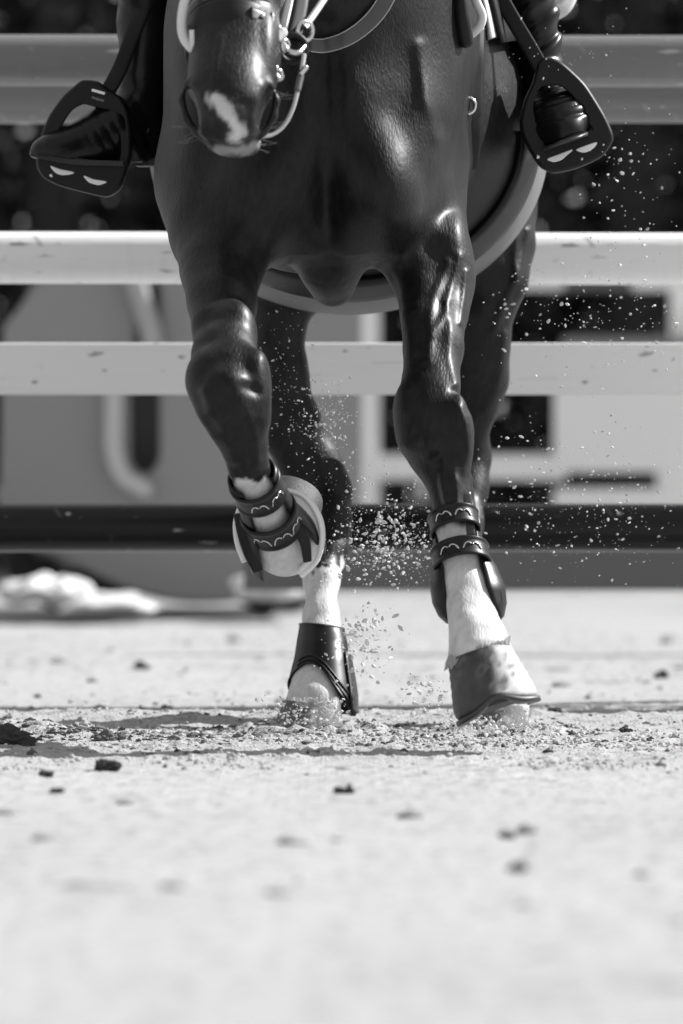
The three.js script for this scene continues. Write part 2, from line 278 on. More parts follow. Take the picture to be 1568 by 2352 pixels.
// rails of the jump
function railTex(base, chips, s0, streak) {
  return canvasTex(1024, 256, (g, w, h) => {
    seed = s0; const px = (l) => { const v = Math.round(255 * Math.pow(l, 1 / 2.2)); return `rgb(${v},${v},${v})`; };
    g.fillStyle = px(base); g.fillRect(0, 0, w, h);
    for (let i = 0; i < 260; i++) { g.globalAlpha = rr(0.02, 0.07); g.fillStyle = px(rnd() < 0.5 ? base * 0.6 : Math.min(0.9, base * 1.3)); g.fillRect(rr(-60, w), rr(0, h), rr(40, 300), rr(1, 4)); }
    for (let i = 0; i < chips; i++) { const x = rr(0, w), y = rr(0, h), r = 1.5 + 7 * Math.pow(rnd(), 3); g.globalAlpha = rr(0.4, 0.95); g.fillStyle = px(streak === 'pale' ? rr(0.35, 0.7) : rr(0.04, 0.2)); g.beginPath(); for (let k = 0; k <= 9; k++) { const a = k / 9 * 6.283, q = r * rr(0.4, 1.2); g.lineTo(x + Math.cos(a) * q * rr(1.2, 2.6), y + Math.sin(a) * q * 0.7); } g.fill(); }
    for (let i = 0; i < chips / 4; i++) { g.globalAlpha = rr(0.15, 0.5); g.strokeStyle = px(streak === 'pale' ? 0.5 : 0.12); g.lineWidth = rr(0.6, 1.8); const x = rr(0, w), y = rr(0, h); g.beginPath(); g.moveTo(x, y); g.lineTo(x + rr(20, 90), y + rr(-4, 4)); g.stroke(); }
    g.globalAlpha = 1;
  });
}
function pole(v0, v1, z, m, label) {
  const s = sc(z), r = (v1 - v0) / 2 * s, y = CAM_H + (V0 - (v0 + v1) / 2) * s, L = 3.6;
  const g = new THREE.CylinderGeometry(r, r, L, 40, 60); const p = g.attributes.position;
  for (let i = 0; i < p.count; i++) { const t = p.getY(i); p.setX(i, p.getX(i) + 0.0012 * Math.sin(t * 2.1 + v0)); p.setZ(i, p.getZ(i) + 0.001 * Math.sin(t * 3.3)); }
  g.rotateZ(Math.PI / 2); g.computeVertexNormals();
  const o = solo('jump_pole', g, m, label, 'pole', 'rails of the jump'); o.position.set(0, y, z); return { y, r, z };
}
const paint = (tex, rough, x = {}) => { const t = tex; t.repeat.set(1, 3); return new THREE.MeshPhysicalMaterial({ map: t, roughness: rough, bumpMap: grainBump, bumpScale: 0.0006, ...x }); };
const RZ = -1.55, RB = -2.0, rails = [];
rails.push(pole(81, 199, RZ, paint(railTex(0.17, 90, 11, 'pale'), 0.34), 'uppermost rail, scuffed grey glossy pole above the stirrups'));
rails.push(pole(172, 284, RB, paint(railTex(0.15, 70, 12, 'pale'), 0.36), 'grey glossy pole partly hidden below the uppermost rail'));
rails.push(pole(534, 653, RZ, paint(railTex(0.88, 70, 13, 'dark'), 0.5), 'round white pole with dark chips, upper of the two white rails'));
rails.push(pole(1158, 1268, RZ, paint(railTex(0.008, 40, 14, 'pale'), 0.25, { specularIntensity: 0.5 }), 'glossy black pole below the two white rails'));
{
  const z = RZ, s = sc(z), h = (907 - 788) * s, y = CAM_H + (V0 - 847.5) * s, sh = new THREE.Shape(), a = h / 2, b = 0.016;
  sh.moveTo(-b, -a + 0.006); sh.quadraticCurveTo(-b, -a, -b + 0.006, -a); sh.lineTo(b - 0.006, -a); sh.quadraticCurveTo(b, -a, b, -a + 0.006); sh.lineTo(b, a - 0.006); sh.quadraticCurveTo(b, a, b - 0.006, a); sh.lineTo(-b + 0.006, a); sh.quadraticCurveTo(-b, a, -b, a - 0.006);
  const g = new THREE.ExtrudeGeometry(sh, { depth: 3.6, bevelEnabled: false, curveSegments: 6, steps: 1 }); g.translate(0, 0, -1.8); g.rotateY(Math.PI / 2);
  { const q = g.attributes.position, w = g.attributes.uv; for (let i = 0; i < q.count; i++) w.setXY(i, q.getX(i) / 1.2, q.getY(i) / 0.3); }
  const t = railTex(0.9, 40, 15, 'dark');
  const o = solo('jump_plank', g, new THREE.MeshPhysicalMaterial({ map: t, roughness: 0.55 }), 'flat white board with a few dark spots, lower of the two white rails', 'plank', 'rails of the jump'); o.position.set(0, y, z);
  rails.push({ y, r: h / 2, z, flat: true });
}
{
  const stand = (x, z, mine, label) => {
    const t = thing('jump_standard', label, 'jump stand', 'stands that carry the rails');
    const m = mat(0.6, 0.6), dz = -0.085;
    const top = Math.max(...mine.map((r) => r.y)) + 0.18;
    part('post', box(0.075, top, 0.075, 0, top / 2, dz), m, t);
    part('foot', joined([box(0.07, 0.05, 0.62, 0, 0.027, dz), box(0.4, 0.045, 0.07, Math.sign(x) * 0.22, 0.024, dz)]), m, t);
    for (const r of mine) part('cup', gridSolid((s, q) => new THREE.Vector3((q - 0.5) * 0.05, r.flat ? -r.r - 0.001 : -(r.r + 0.001) * Math.sin(Math.PI * (0.1 + 0.8 * s)), r.flat ? lerp(0.06, -0.06, s) : (r.r + 0.001) * Math.cos(Math.PI * (0.1 + 0.8 * s))).add(new THREE.Vector3(0, r.y, 0)), (s, q) => new THREE.Vector3((q - 0.5) * 0.05, (r.flat ? -r.r - 0.005 : -(r.r + 0.005) * Math.sin(Math.PI * (0.1 + 0.8 * s))), r.flat ? lerp(0.06, -0.06, s) : (r.r + 0.005) * Math.cos(Math.PI * (0.1 + 0.8 * s))).add(new THREE.Vector3(0, r.y, 0)), 14, 2), M.blackMetal, t);
    t.position.set(x, 0, z);
  };
  const front = rails.filter((r) => r.z === RZ), back = rails.filter((r) => r.z !== RZ);
  stand(-1.74, RZ, front, 'white jump stand carrying the left ends of the front rails'); stand(1.74, RZ, front, 'white jump stand carrying the right ends of the front rails');
  stand(-1.66, RB, back, 'white jump stand carrying the left end of the rear rail'); stand(1.66, RB, back, 'white jump stand carrying the right end of the rear rail');
}

// behind the jump, far out of focus
function slab(u0, u1, v0, v1, z, depth, r = 0.02) { const a = P(u0, v1, z), b = P(u1, v0, z); const sh = new THREE.Shape(), w = b.x - a.x, h = b.y - a.y; sh.moveTo(r, 0); sh.lineTo(w - r, 0); sh.quadraticCurveTo(w, 0, w, r); sh.lineTo(w, h - r); sh.quadraticCurveTo(w, h, w - r, h); sh.lineTo(r, h); sh.quadraticCurveTo(0, h, 0, h - r); sh.lineTo(0, r); sh.quadraticCurveTo(0, 0, r, 0); const g = new THREE.ExtrudeGeometry(sh, { depth, bevelEnabled: false, curveSegments: 5 }); g.translate(a.x, a.y, a.z - depth); return g; }
const groundV = (z) => V0 + CAM_H / sc(z);
{
  const z = -9, s = sc(z), t = thing('parked_trailer', 'large blurred grey rounded trailer body behind the rails at left', 'trailer');
  const sh = new THREE.Shape(), q = (u, v) => { const p = P(u, v, z); return [p.x, p.y]; };
  sh.moveTo(...q(10, 1230)); sh.lineTo(...q(20, 760)); sh.lineTo(...q(100, 650)); sh.lineTo(...q(130, 590)); sh.lineTo(...q(822, 590)); sh.lineTo(...q(822, 1240));
  sh.bezierCurveTo(...q(740, 1330), ...q(600, 1376), ...q(450, 1374)); sh.bezierCurveTo(...q(300, 1370), ...q(220, 1300), ...q(120, 1262)); sh.lineTo(...q(10, 1230));
  const hole = new THREE.Path(); { const a = (u, v) => q(u, v); hole.moveTo(...a(285, 880)); hole.lineTo(...a(285, 1040)); hole.bezierCurveTo(...a(288, 1120), ...a(380, 1120), ...a(378, 1030)); hole.lineTo(...a(378, 640)); hole.lineTo(...a(318, 640)); hole.lineTo(...a(285, 880)); } sh.holes.push(hole);
  const g = new THREE.ExtrudeGeometry(sh, { depth: 0.18, bevelEnabled: true, bevelSize: 0.02, bevelThickness: 0.02, bevelSegments: 3, curveSegments: 20 }); g.translate(0, 0, z - 0.2);
  part('side_panel', g, mat(0.24, 0.55), t);
  part('body', slab(60, 800, 610, 1290, z - 0.22, 1.5, 0.1), mat(0.11, 0.6), t);
  part('grab_rail', cord([P(296, 600, z + 0.06), P(312, 650, z + 0.06), P(345, 760, z + 0.06), P(352, 830, z + 0.04)], 25 * s, 30, 10), mat(0.34, 0.4), t);
  part('mudguard_trim', cord([P(262, 860, z + 0.05), P(260, 960, z + 0.05), P(262, 1040, z + 0.05), P(282, 1094, z + 0.05), P(330, 1124, z + 0.05)], 22 * s, 40, 10), mat(0.46, 0.4), t);
  for (const u of [180, 640]) { const p = P(u, groundV(z - 1), z - 1); const w = part('wheel', new THREE.TorusGeometry(0.22, 0.085, 12, 28), mat(0.02, 0.8), t); w.position.set(p.x, 0.3, z - 0.95); part('rim', moved(new THREE.CylinderGeometry(0.15, 0.15, 0.08, 20), 0, 0, 0, Math.PI / 2), mat(0.4, 0.4, { metalness: 0.6 }), w); }
}
{
  const z = -8.4;
  const heap = (u, v, ru, rv, label) => { seed = u; const p = P(u, v, z), s = sc(z), list = []; for (let i = 0; i < 7; i++) { const g = pebble(u + i, 2); g.scale(ru * s * rr(0.45, 0.8), rv * s * rr(0.6, 1), 0.18); list.push(moved(g, rr(-0.6, 0.6) * ru * s, 0, rr(-0.1, 0.1), 0, 0, rr(-0.3, 0.3))); } const g = joined(list); const o = solo('sand_heap', g, mat(0.62, 1), label, 'heap', 'blurred pale heaps under the trailer'); o.position.set(p.x, Math.max(p.y, 0.02), z); };
  heap(105, 1356, 92, 42, 'blurred pale heap on the sand at the far left under the trailer'); heap(255, 1384, 110, 26, 'low blurred pale heap right of the far left heap'); heap(640, 1352, 80, 42, 'blurred pale heap right of the trailer belly');
}
{
  const t = thing('white_gate', 'blurred white panelled gate with dark openings behind the right rails', 'gate'), z = -13.7, w = mat(0.8, 0.7);
  part('post', slab(820, 872, 560, groundV(z), z, 0.08), w, t);
  part('post', slab(1540, 1610, 560, groundV(z), z - 0.1, 0.08), w, t);
  part('cross_plank', slab(776, 1300, 1044, 1102, z + 0.02, 0.025), w, t);
  part('upper_plank', slab(872, 1296, 628, 665, z + 0.02, 0.025), w, t);
  part('upper_plank', slab(1450, 1640, 628, 667, z + 0.02, 0.025), w, t);
  part('grey_bar', slab(1296, 1450, 640, 668, z, 0.03), mat(0.12, 0.7), t);
  part('middle_bar', slab(1290, 1640, 774, 850, z, 0.03), mat(0.22, 0.7), t);
  part('panel', joined([slab(1272, 1640, 880, 1084, z + 0.05, 0.03), slab(1272, 1640, 1122, 1180, z + 0.05, 0.03), slab(1508, 1640, 1085, 1121, z + 0.05, 0.03)]), w, t);
  for (const u of [1300, 1580]) part('panel_foot', slab(u, u + 30, 1180, groundV(z), z + 0.04, 0.03, 0.01), w, t);
}
{
  const z = -5, t = thing('ground_plank', 'blurred dark grey plank on low feet just above the far sand', 'plank'), gv = groundV(z);
  part('board', slab(560, 2100, 1258, 1356, z, 0.04, 0.01), mat(0.10, 0.5), t);
  part('foot', slab(1040, 1070, 1356, gv, z - 0.005, 0.03, 0.004), mat(0.3, 0.7), t); part('foot', slab(1900, 1930, 1356, gv, z - 0.005, 0.03, 0.004), mat(0.3, 0.7), t);
}
{
  // dark evergreen trees that fill the far background
  seed = 321;
  const leafM = new THREE.MeshPhysicalMaterial({ vertexColors: true, roughness: 1, specularIntensity: 0.1, side: THREE.DoubleSide }), bark = mat(0.04, 1);
  const tree = (x, z, h, w, label) => {
    const t = thing('evergreen_tree', label, 'tree', 'dark trees behind the arena'); t.position.set(x, 0, z);
    part('trunk', new THREE.CylinderGeometry(0.06, 0.16, h * 0.9, 10).translate(0, h * 0.45, 0), bark, t);
    const pos = [], col = [];
    for (let i = 0; i < 5200; i++) {
      const a = rr(0, 6.283), y = Math.pow(rnd(), 0.8), lim = w * (1 - 0.55 * y) * (0.75 + 0.5 * noise(Math.cos(a) * 2 + x, y * 7, Math.sin(a) * 2)), r = lim * Math.pow(rnd(), 0.35), c = new THREE.Vector3(Math.cos(a) * r, 0.05 + y * h, Math.sin(a) * r), l = rr(0.022, 0.05);
      const d = new THREE.Vector3(rr(-1, 1), rr(-0.8, 0.6), rr(-1, 1)).normalize().multiplyScalar(rr(0.1, 0.2)), e = new THREE.Vector3(rr(-1, 1), rr(-1, 1), rr(-1, 1)).normalize().multiplyScalar(0.05);
      for (const v of [c.clone().sub(e), c.clone().add(e), c.clone().add(d)]) { pos.push(v.x, v.y, v.z); col.push(l, l, l); }
    }
    const g = new THREE.BufferGeometry(); g.setAttribute('position', new THREE.Float32BufferAttribute(pos, 3)); g.setAttribute('color', new THREE.Float32BufferAttribute(col, 3)); g.computeVertexNormals();
    part('crown', g, leafM, t);
  };
  const names = ['tall dark evergreen at the far left', 'dark evergreen behind the left rails', 'dark evergreen behind the horse\'s left flank', 'dark evergreen directly behind the horse', 'dark evergreen behind the horse\'s right flank', 'dark evergreen behind the right stirrup', 'tall dark evergreen at the far right'];
  names.forEach((n, i) => { tree(-4.2 + i * 1.4 + rr(-0.2, 0.2), -17 - (i % 2) * 1.3, rr(6, 7.5), 1.35, n); });
  const pos = [], col = [];
  for (let i = 0; i < 26000; i++) { const c = new THREE.Vector3(rr(-9, 9), rr(0, 5.8) * (0.85 + 0.15 * rnd()), -21 + rr(-0.7, 0.7)), l = rr(0.022, 0.05), d = new THREE.Vector3(rr(-1, 1), rr(-1, 1), rr(-0.6, 0.6)).normalize().multiplyScalar(rr(0.14, 0.3)), e = new THREE.Vector3(rr(-1, 1), rr(-1, 1), rr(-0.6, 0.6)).normalize().multiplyScalar(0.1); for (const v of [c.clone().sub(e), c.clone().add(e), c.clone().add(d)]) { pos.push(v.x, v.y, v.z); col.push(l, l, l); } }
  const g = new THREE.BufferGeometry(); g.setAttribute('position', new THREE.Float32BufferAttribute(pos, 3)); g.setAttribute('color', new THREE.Float32BufferAttribute(col, 3)); g.computeVertexNormals();
  solo('hedge', g, leafM, 'dense dark hedge closing the view behind the trees', 'hedge');
}

// ───────────────────────── the horse ─────────────────────────
const V = (x, y, z) => new THREE.Vector3(x, y, z);
const poly = (list, z) => list.map(([u, v]) => { const p = P(u, v, z); return [p.x, p.y]; });
function segDist(x, y, pl) { let d = 1e9; for (let i = 0; i + 1 < pl.length; i++) { const [ax, ay] = pl[i], [bx, by] = pl[i + 1], dx = bx - ax, dy = by - ay, h = clamp(((x - ax) * dx + (y - ay) * dy) / (dx * dx + dy * dy), 0, 1); d = Math.min(d, Math.hypot(x - ax - h * dx, y - ay - h * dy)); } return d; }
// raised veins and tendons: [line, zmin, zmax, height, width]
const veins = [
  [poly([[1032, 600], [1027, 618], [998, 676], [988, 730], [988, 773], [984, 830]], 0.4), 0.15, 0.7, 0.0045, 0.0085],
  [poly([[1056, 585], [1052, 605], [1027, 690], [1024, 716], [991, 770]], 0.4), 0.15, 0.7, 0.0042, 0.008],
  [poly([[1027, 694], [1033, 748], [1031, 820], [1045, 880]], 0.4), 0.15, 0.7, 0.0045, 0.009],
  [poly([[1074, 620], [1066, 690], [1058, 740]], 0.4), 0.2, 0.7, 0.004, 0.006],
  
  [poly([[1186, 540], [1182, 611], [1184, 640], [1157, 698], [1132, 765]], -0.65), -1.2, -0.4, 0.007, 0.009],
  [poly([[1214, 530], [1193, 619], [1184, 645]], -0.65), -1.2, -0.4, 0.006, 0.008],
  [poly([[1160, 770], [1150, 860], [1120, 940]], -0.65), -1.2, -0.4, 0.006, 0.012],
  [poly([[1046, 1060], [1052, 1120], [1058, 1180]], 0.52), 0.2, 0.75, 0.006, 0.012],
  [poly([[1012, 1090], [1020, 1140]], 0.46), 0.2, 0.7, 0.005, 0.008],
  [poly([[575, 960], [588, 1010], [590, 1050]], 0.72), 0.55, 0.95, 0.005, 0.01],
  [poly([[1052, 935], [1066, 975], [1072, 1030], [1064, 1080]], 0.48), 0.3, 0.7, 0.005, 0.008],
  [poly([[470, 900], [500, 960], [520, 1010], [535, 1060]], 0.74), 0.6, 0.95, 0.005, 0.009],
  [poly([[820, 200], [860, 330], [900, 470]], 0.4), 0.1, 0.7, 0.006, 0.04],
  [poly([[960, 120], [975, 240], [1000, 330]], 0.2), 0.0, 0.6, 0.006, 0.014],
  [poly([[592, 830], [602, 890], [600, 960]], 0.72), 0.6, 0.95, 0.004, 0.014],
  [poly([[507, 85], [500, 130], [494, 175], [492, 215]], 0.98), 0.8, 1.2, 0.003, 0.006],
];
const grooves = [
  [poly([[476, 314], [500, 334], [540, 338], [575, 330], [594, 314]], 0.97), 0.9, 1.1, 0.006, 0.006],
  [poly([[560, 890], [590, 900]], 0.74), 0.6, 0.95, 0.006, 0.01],
  [poly([[745, 60], [750, 300], [755, 600]], 0.45), 0.1, 0.7, 0.022, 0.026],
  [poly([[1040, 905], [1066, 915], [1078, 935]], 0.45), 0.25, 0.7, 0.008, 0.012],
  [poly([[960, 1000], [1000, 990], [1040, 1000]], 0.48), 0.3, 0.7, 0.005, 0.012],
  [poly([[1000, 1050], [1022, 1090], [1034, 1150]], 0.48), 0.3, 0.7, 0.006, 0.010],
  [poly([[905, 90], [930, 190], [900, 270]], 0.3), 0.05, 0.6, 0.003, 0.03],
  [poly([[1000, 300], [985, 400], [1010, 480]], 0.3), 0.0, 0.6, 0.009, 0.03],
];
const trunk = [
  eye(800, 332, -0.55, 446, 378, 0.68, 0.08),
  eye(722, 300, 0.10, 322, 330, 0.36, 0.07),
  eye(722, 60, 0.0, 318, 330, 0.40, 0.07),
  eye(800, 230, -0.92, 330, 400, 0.40, 0.12),
  eye(800, 90, -0.45, 330, 330, 0.7, 0.10),
  ...chain([[755, 540, 0.30, 85], [757, 610, 0.24, 54], [764, 655, 0.18, 50]], 1.2, 0.05),
  eye(600, 430, 0.30, 130, 150, 0.17, 0.06), eye(868, 430, 0.30, 120, 150, 0.17, 0.06),
  eye(474, 330, 0.16, 90, 200, 0.22, 0.05), eye(950, 320, 0.16, 86, 210, 0.22, 0.05),
  bone(P(730, 60, 0.12), P(640, -420, 0.62), 0.26, 0.12, 1, 0.12),
];
const rightFore = [   // on the right of the picture, striding out
  ...chain([[956, 400, 0.06, 96], [974, 540, 0.15, 93], [990, 640, 0.24, 84], [997, 720, 0.31, 76], [995, 800, 0.38, 68], [988, 880, 0.44, 64], [990, 925, 0.47, 73], [995, 965, 0.485, 83], [1000, 1005, 0.49, 81], [1012, 1045, 0.495, 70], [1024, 1085, 0.505, 53], [1034, 1130, 0.515, 43], [1043, 1200, 0.53, 44], [1056, 1290, 0.555, 45], [1066, 1350, 0.575, 52], [1076, 1385, 0.59, 53], [1086, 1425, 0.61, 54], [1097, 1470, 0.63, 64], [1101, 1498, 0.64, 74]], 1, 0.012),
  eye(988, 1018, 0.545, 18, 26, 0.022, 0.03), eye(940, 940, 0.47, 30, 46, 0.045, 0.03), eye(945, 1000, 0.49, 26, 30, 0.04, 0.025), eye(1058, 1000, 0.515, 24, 24, 0.03, 0.02), ...chain([[1022, 1060, 0.545, 16], [1030, 1110, 0.55, 15], [1036, 1160, 0.562, 15]], 1, 0.012), ...chain([[970, 640, 0.30, 46], [968, 740, 0.375, 40], [965, 820, 0.43, 30]], 1, 0.02), ...chain([[1062, 1390, 0.62, 30], [1072, 1440, 0.65, 34], [1084, 1490, 0.67, 44]], 1, 0.016), eye(1052, 960, 0.53, 26, 60, 0.03, 0.03), eye(1062, 1040, 0.52, 18, 26, 0.02, 0.02),
  eye(1040, 620, 0.24, 40, 110, 0.07, 0.05),
  ...chain([[1060, 1100, 0.44, 26], [1068, 1200, 0.455, 26], [1085, 1300, 0.48, 28], [1095, 1390, 0.52, 40]], 1, 0.03),
];
const leftFore = [    // on the left, knee lifted and folded
  ...chain([[480, 430, 0.18, 108], [500, 540, 0.32, 106], [508, 620, 0.42, 92], [511, 700, 0.52, 77], [513, 770, 0.60, 67], [514, 820, 0.66, 72], [524, 875, 0.71, 88], [534, 925, 0.73, 84], [548, 975, 0.72, 66], [560, 1020, 0.70, 52], [570, 1070, 0.68, 44], [588, 1120, 0.64, 46], [622, 1200, 0.56, 50], [648, 1245, 0.51, 68], [655, 1252, 0.47, 68], [658, 1235, 0.36, 50], [655, 1195, 0.27, 52]], 1, 0.014),
  eye(470, 870, 0.72, 34, 50, 0.05, 0.03), eye(520, 890, 0.785, 44, 40, 0.026, 0.03), eye(528, 940, 0.78, 40, 26, 0.026, 0.025), ...chain([[470, 640, 0.47, 44], [480, 740, 0.6, 36]], 1, 0.02), ...chain([[560, 1020, 0.735, 20], [576, 1075, 0.71, 18]], 1, 0.014), eye(590, 860, 0.735, 20, 50, 0.03, 0.03), eye(588, 950, 0.73, 24, 40, 0.03, 0.02), eye(545, 760, 0.62, 34, 60, 0.03, 0.03),
];
const leftHind = [    // seen between the forelegs, planted
  ...chain([[640, 380, -0.90, 150], [650, 520, -0.76, 120], [640, 640, -0.64, 74], [640, 740, -0.62, 54], [642, 860, -0.64, 60], [665, 980, -0.66, 68], [712, 1070, -0.67, 66], [745, 1130, -0.66, 56], [752, 1200, -0.61, 50], [748, 1265, -0.57, 47], [738, 1330, -0.51, 36], [737, 1420, -0.44, 35], [740, 1480, -0.395, 44], [738, 1535, -0.36, 52], [728, 1585, -0.32, 54], [720, 1618, -0.295, 64]], 1, 0.03),
  eye(776, 1120, -0.71, 22, 30, 0.03, 0.02),
];
const rightHind = [
  ...chain([[1100, 360, -0.92, 130], [1128, 480, -0.80, 98], [1142, 560, -0.72, 80], [1132, 640, -0.68, 74], [1102, 720, -0.68, 70], [1096, 800, -0.69, 67], [1096, 870, -0.72, 65], [1082, 930, -0.75, 56], [1066, 990, -0.77, 46], [1076, 1050, -0.78, 46], [1072, 1120, -0.75, 44], [1066, 1200, -0.68, 38], [1078, 1330, -0.55, 34], [1100, 1480, -0.42, 38], [1116, 1560, -0.36, 48], [1134, 1620, -0.32, 52], [1142, 1650, -0.29, 60]], 1, 0.03),
];
const headBones = [
  ...chain([[640, -420, 0.62, 170], [590, -300, 0.66, 150], [566, -150, 0.73, 118], [545, 0, 0.82, 100], [534, 90, 0.88, 93], [530, 160, 0.93, 88], [527, 215, 0.97, 88], [527, 252, 0.99, 84], [532, 288, 0.995, 60], [536, 312, 0.985, 36]], 1.0, 0.03),
  ...chain([[585, -250, 0.58, 120], [560, -80, 0.70, 86], [540, 60, 0.79, 66], [532, 200, 0.87, 60], [530, 290, 0.90, 42], [538, 306, 0.91, 32]], 1.1, 0.05),
  ...chain([[438, 202, 0.985, 18], [427, 232, 0.985, 14], [436, 268, 0.985, 15], [457, 298, 0.985, 14], [478, 320, 0.985, 12]], 1, 0.012),
  ...chain([[455, 205, 1.005, 15], [457, 240, 1.02, 11], [467, 275, 1.025, 11], [480, 300, 1.02, 14]], 1, 0.014),
  ...chain([[610, 202, 0.985, 19], [625, 232, 0.985, 15], [620, 265, 0.985, 15], [602, 295, 0.985, 14], [580, 322, 0.98, 13]], 1, 0.012),
  ...chain([[592, 212, 1.01, 16], [589, 240, 1.025, 11], [578, 272, 1.03, 11], [562, 298, 1.03, 14]], 1, 0.014),
  ...chain([[490, 335, 0.96, 12], [515, 341, 0.965, 12], [545, 344, 0.965, 14], [575, 340, 0.96, 14], [590, 325, 0.95, 12]], 1, 0.015),
  ...chain([[498, 235, 1.03, 18], [520, 265, 1.045, 18], [540, 300, 1.03, 16]], 1, 0.03),
  eye(600, 130, 0.90, 24, 60, 0.05, 0.05),
];
const nostrils = [eye(444, 248, 1.0, 14, 46, 0.07, 0.02, 0.30), eye(607, 250, 1.0, 15, 48, 0.07, 0.02, -0.27)];
const wrinkle = (x, y, z) => 0.0012 * (fbm(x * 30, y * 18, z * 30, 2) - 0.4) + 0.006 * (fbm(x * 7.5 + 3, y * 5, z * 7.5, 2) - 0.38);
const horseField = fieldOf([{ prims: trunk }, { prims: rightFore, join: 0.085 }, { prims: leftFore, join: 0.09 }, { prims: leftHind, join: 0.06 }, { prims: rightHind, join: 0.06 }, { prims: headBones, join: 0.1 }], (d, x, y, z) => {
  if (d > 0.06 || d < -0.06) return d;
  d += wrinkle(x, y, z);
  for (const [l, z0, z1, h, w] of veins) if (z > z0 && z < z1) { const e = segDist(x, y, l) / w; if (e < 2.5) d -= 0.85 * h * Math.exp(-e * e); }
  for (const [l, z0, z1, h, w] of grooves) if (z > z0 && z < z1) { const e = segDist(x, y, l) / w; if (e < 2.5) d += 0.75 * h * Math.exp(-e * e); }
  if (z > 0.88) for (const n of nostrils) { const e = -prim(n, x, y, z); const k = 0.012, q = Math.max(k - Math.abs(d - e), 0) / k; d = Math.max(d, e) + q * q * k * 0.25; }
  return d;
});
const toPrint = (x, y, z) => [U0 + x / sc(z), V0 - (y - CAM_H) / sc(z)];
const snip = poly([[494, 228], [502, 240], [516, 258], [534, 280], [545, 305], [542, 322]], 1.03), lipLine = poly([[500, 346], [540, 350], [575, 344], [588, 334]], 0.97);
function coat(x, y, z) {
  const [u, v] = toPrint(x, y, z), n = fbm(x * 60, y * 22, z * 60, 3) - 0.45, n2 = noise(x * 210, y * 60, z * 210) - 0.5;
  let c = 0.0065 + 0.007 * (fbm(x * 14, y * 8, z * 14, 3) - 0.4) + 0.010 * n2; c = Math.max(0.004, c);
  let white = 0;
  if (z > 0.3 && z < 0.78 && u > 880) white = ss(1185, 1205, v + n * 60);                                   // sock of the leading foreleg
  if (z > 0.15 && z < 0.8 && u < 780 && v > 1000) white = ss(1094, 1102, v + n * 40 + Math.abs(u - 582) * -0.2);   // sock of the folded foreleg
  if (z < -0.1 && u < 900) white = ss(1296, 1312, v + n * 150 + n2 * 30);                                   // planted hind leg
  if (z < -0.1 && u >= 900) white = ss(1420, 1440, v + n * 60);
  if (z > 0.9) { const d = segDist(x, y, snip); white = Math.max(white, ss(0.0165, 0.003, d + n * 0.024 + n2 * 0.010) * ss(1.0, 1.015, z)); white = Math.max(white, 0.4 * ss(0.011, 0.003, segDist(x, y, lipLine) + n * 0.01)); }
  c = lerp(c, 0.56 + 0.2 * n + 0.14 * n2, white);
  return [c, c, c];
}
const horse = thing('horse', 'dark glossy horse with white socks cantering towards the camera', 'horse');
part('body', surfaceNets(horseField, [-0.46, 0.02, -1.75], [0.46, 2.1, 1.12], 0.0052, coat), M.coat, horse);

// hooves: lofted walls with coronet, toe slope, flat or shod ground face
function hoofGeo(top, bottom, h, slope, arch = 0, n = 48, m = 14) {
  const f = (s, t, off) => { const a = s * Math.PI * 2, front = Math.sin(a), r = lerp(top, bottom, Math.pow(t, 0.85)) - off - 0.007 * Math.pow(ss(0.84, 1, t), 2); const back = front < 0 ? 0.82 : 1; const bulge = 0.001 * Math.exp(-((t / 0.12) ** 2)); const y = -h * t * (front < 0 ? lerp(1, 0.96, -front) : 1) - (t > 0.9 ? 0 : 0) + arch * Math.exp(-((Math.cos(a) / 0.45) ** 2)) * (front > 0 ? 1 : 0) * ss(0.75, 1, t); const ridge = 0.0008 * Math.sin(t * 46 + 2 * noise(s * 9, t * 3, 1)) + 0.001 * (noise(s * 60, t * 4, 7) - 0.5); return new THREE.Vector3(Math.cos(a) * (r + bulge + ridge) * 0.98, y, (r + bulge + ridge) * front * back * 1.06 + slope * t); };
  const wall = gridSolid((s, t) => f(s, t, 0), (s, t) => f(s, t, 0.012), n, m, true);
  return wall;
}
function hoofSole(bottom, h, slope) { const g = new THREE.CylinderGeometry(bottom - 0.004, bottom - 0.006, 0.012, 36); g.scale(0.98, 1, 0.95); g.translate(0, -h + 0.010, slope); return g; }
function tinted(g, f) { const p = g.attributes.position, c = []; for (let i = 0; i < p.count; i++) { const v = f(p.getX(i), p.getY(i), p.getZ(i)); c.push(v, v, v); } g.setAttribute('color', new THREE.Float32BufferAttribute(c, 3)); return g; }
const horn = new THREE.MeshPhysicalMaterial({ vertexColors: true, roughness: 0.5, bumpMap: hairBump, bumpScale: 0.001 });
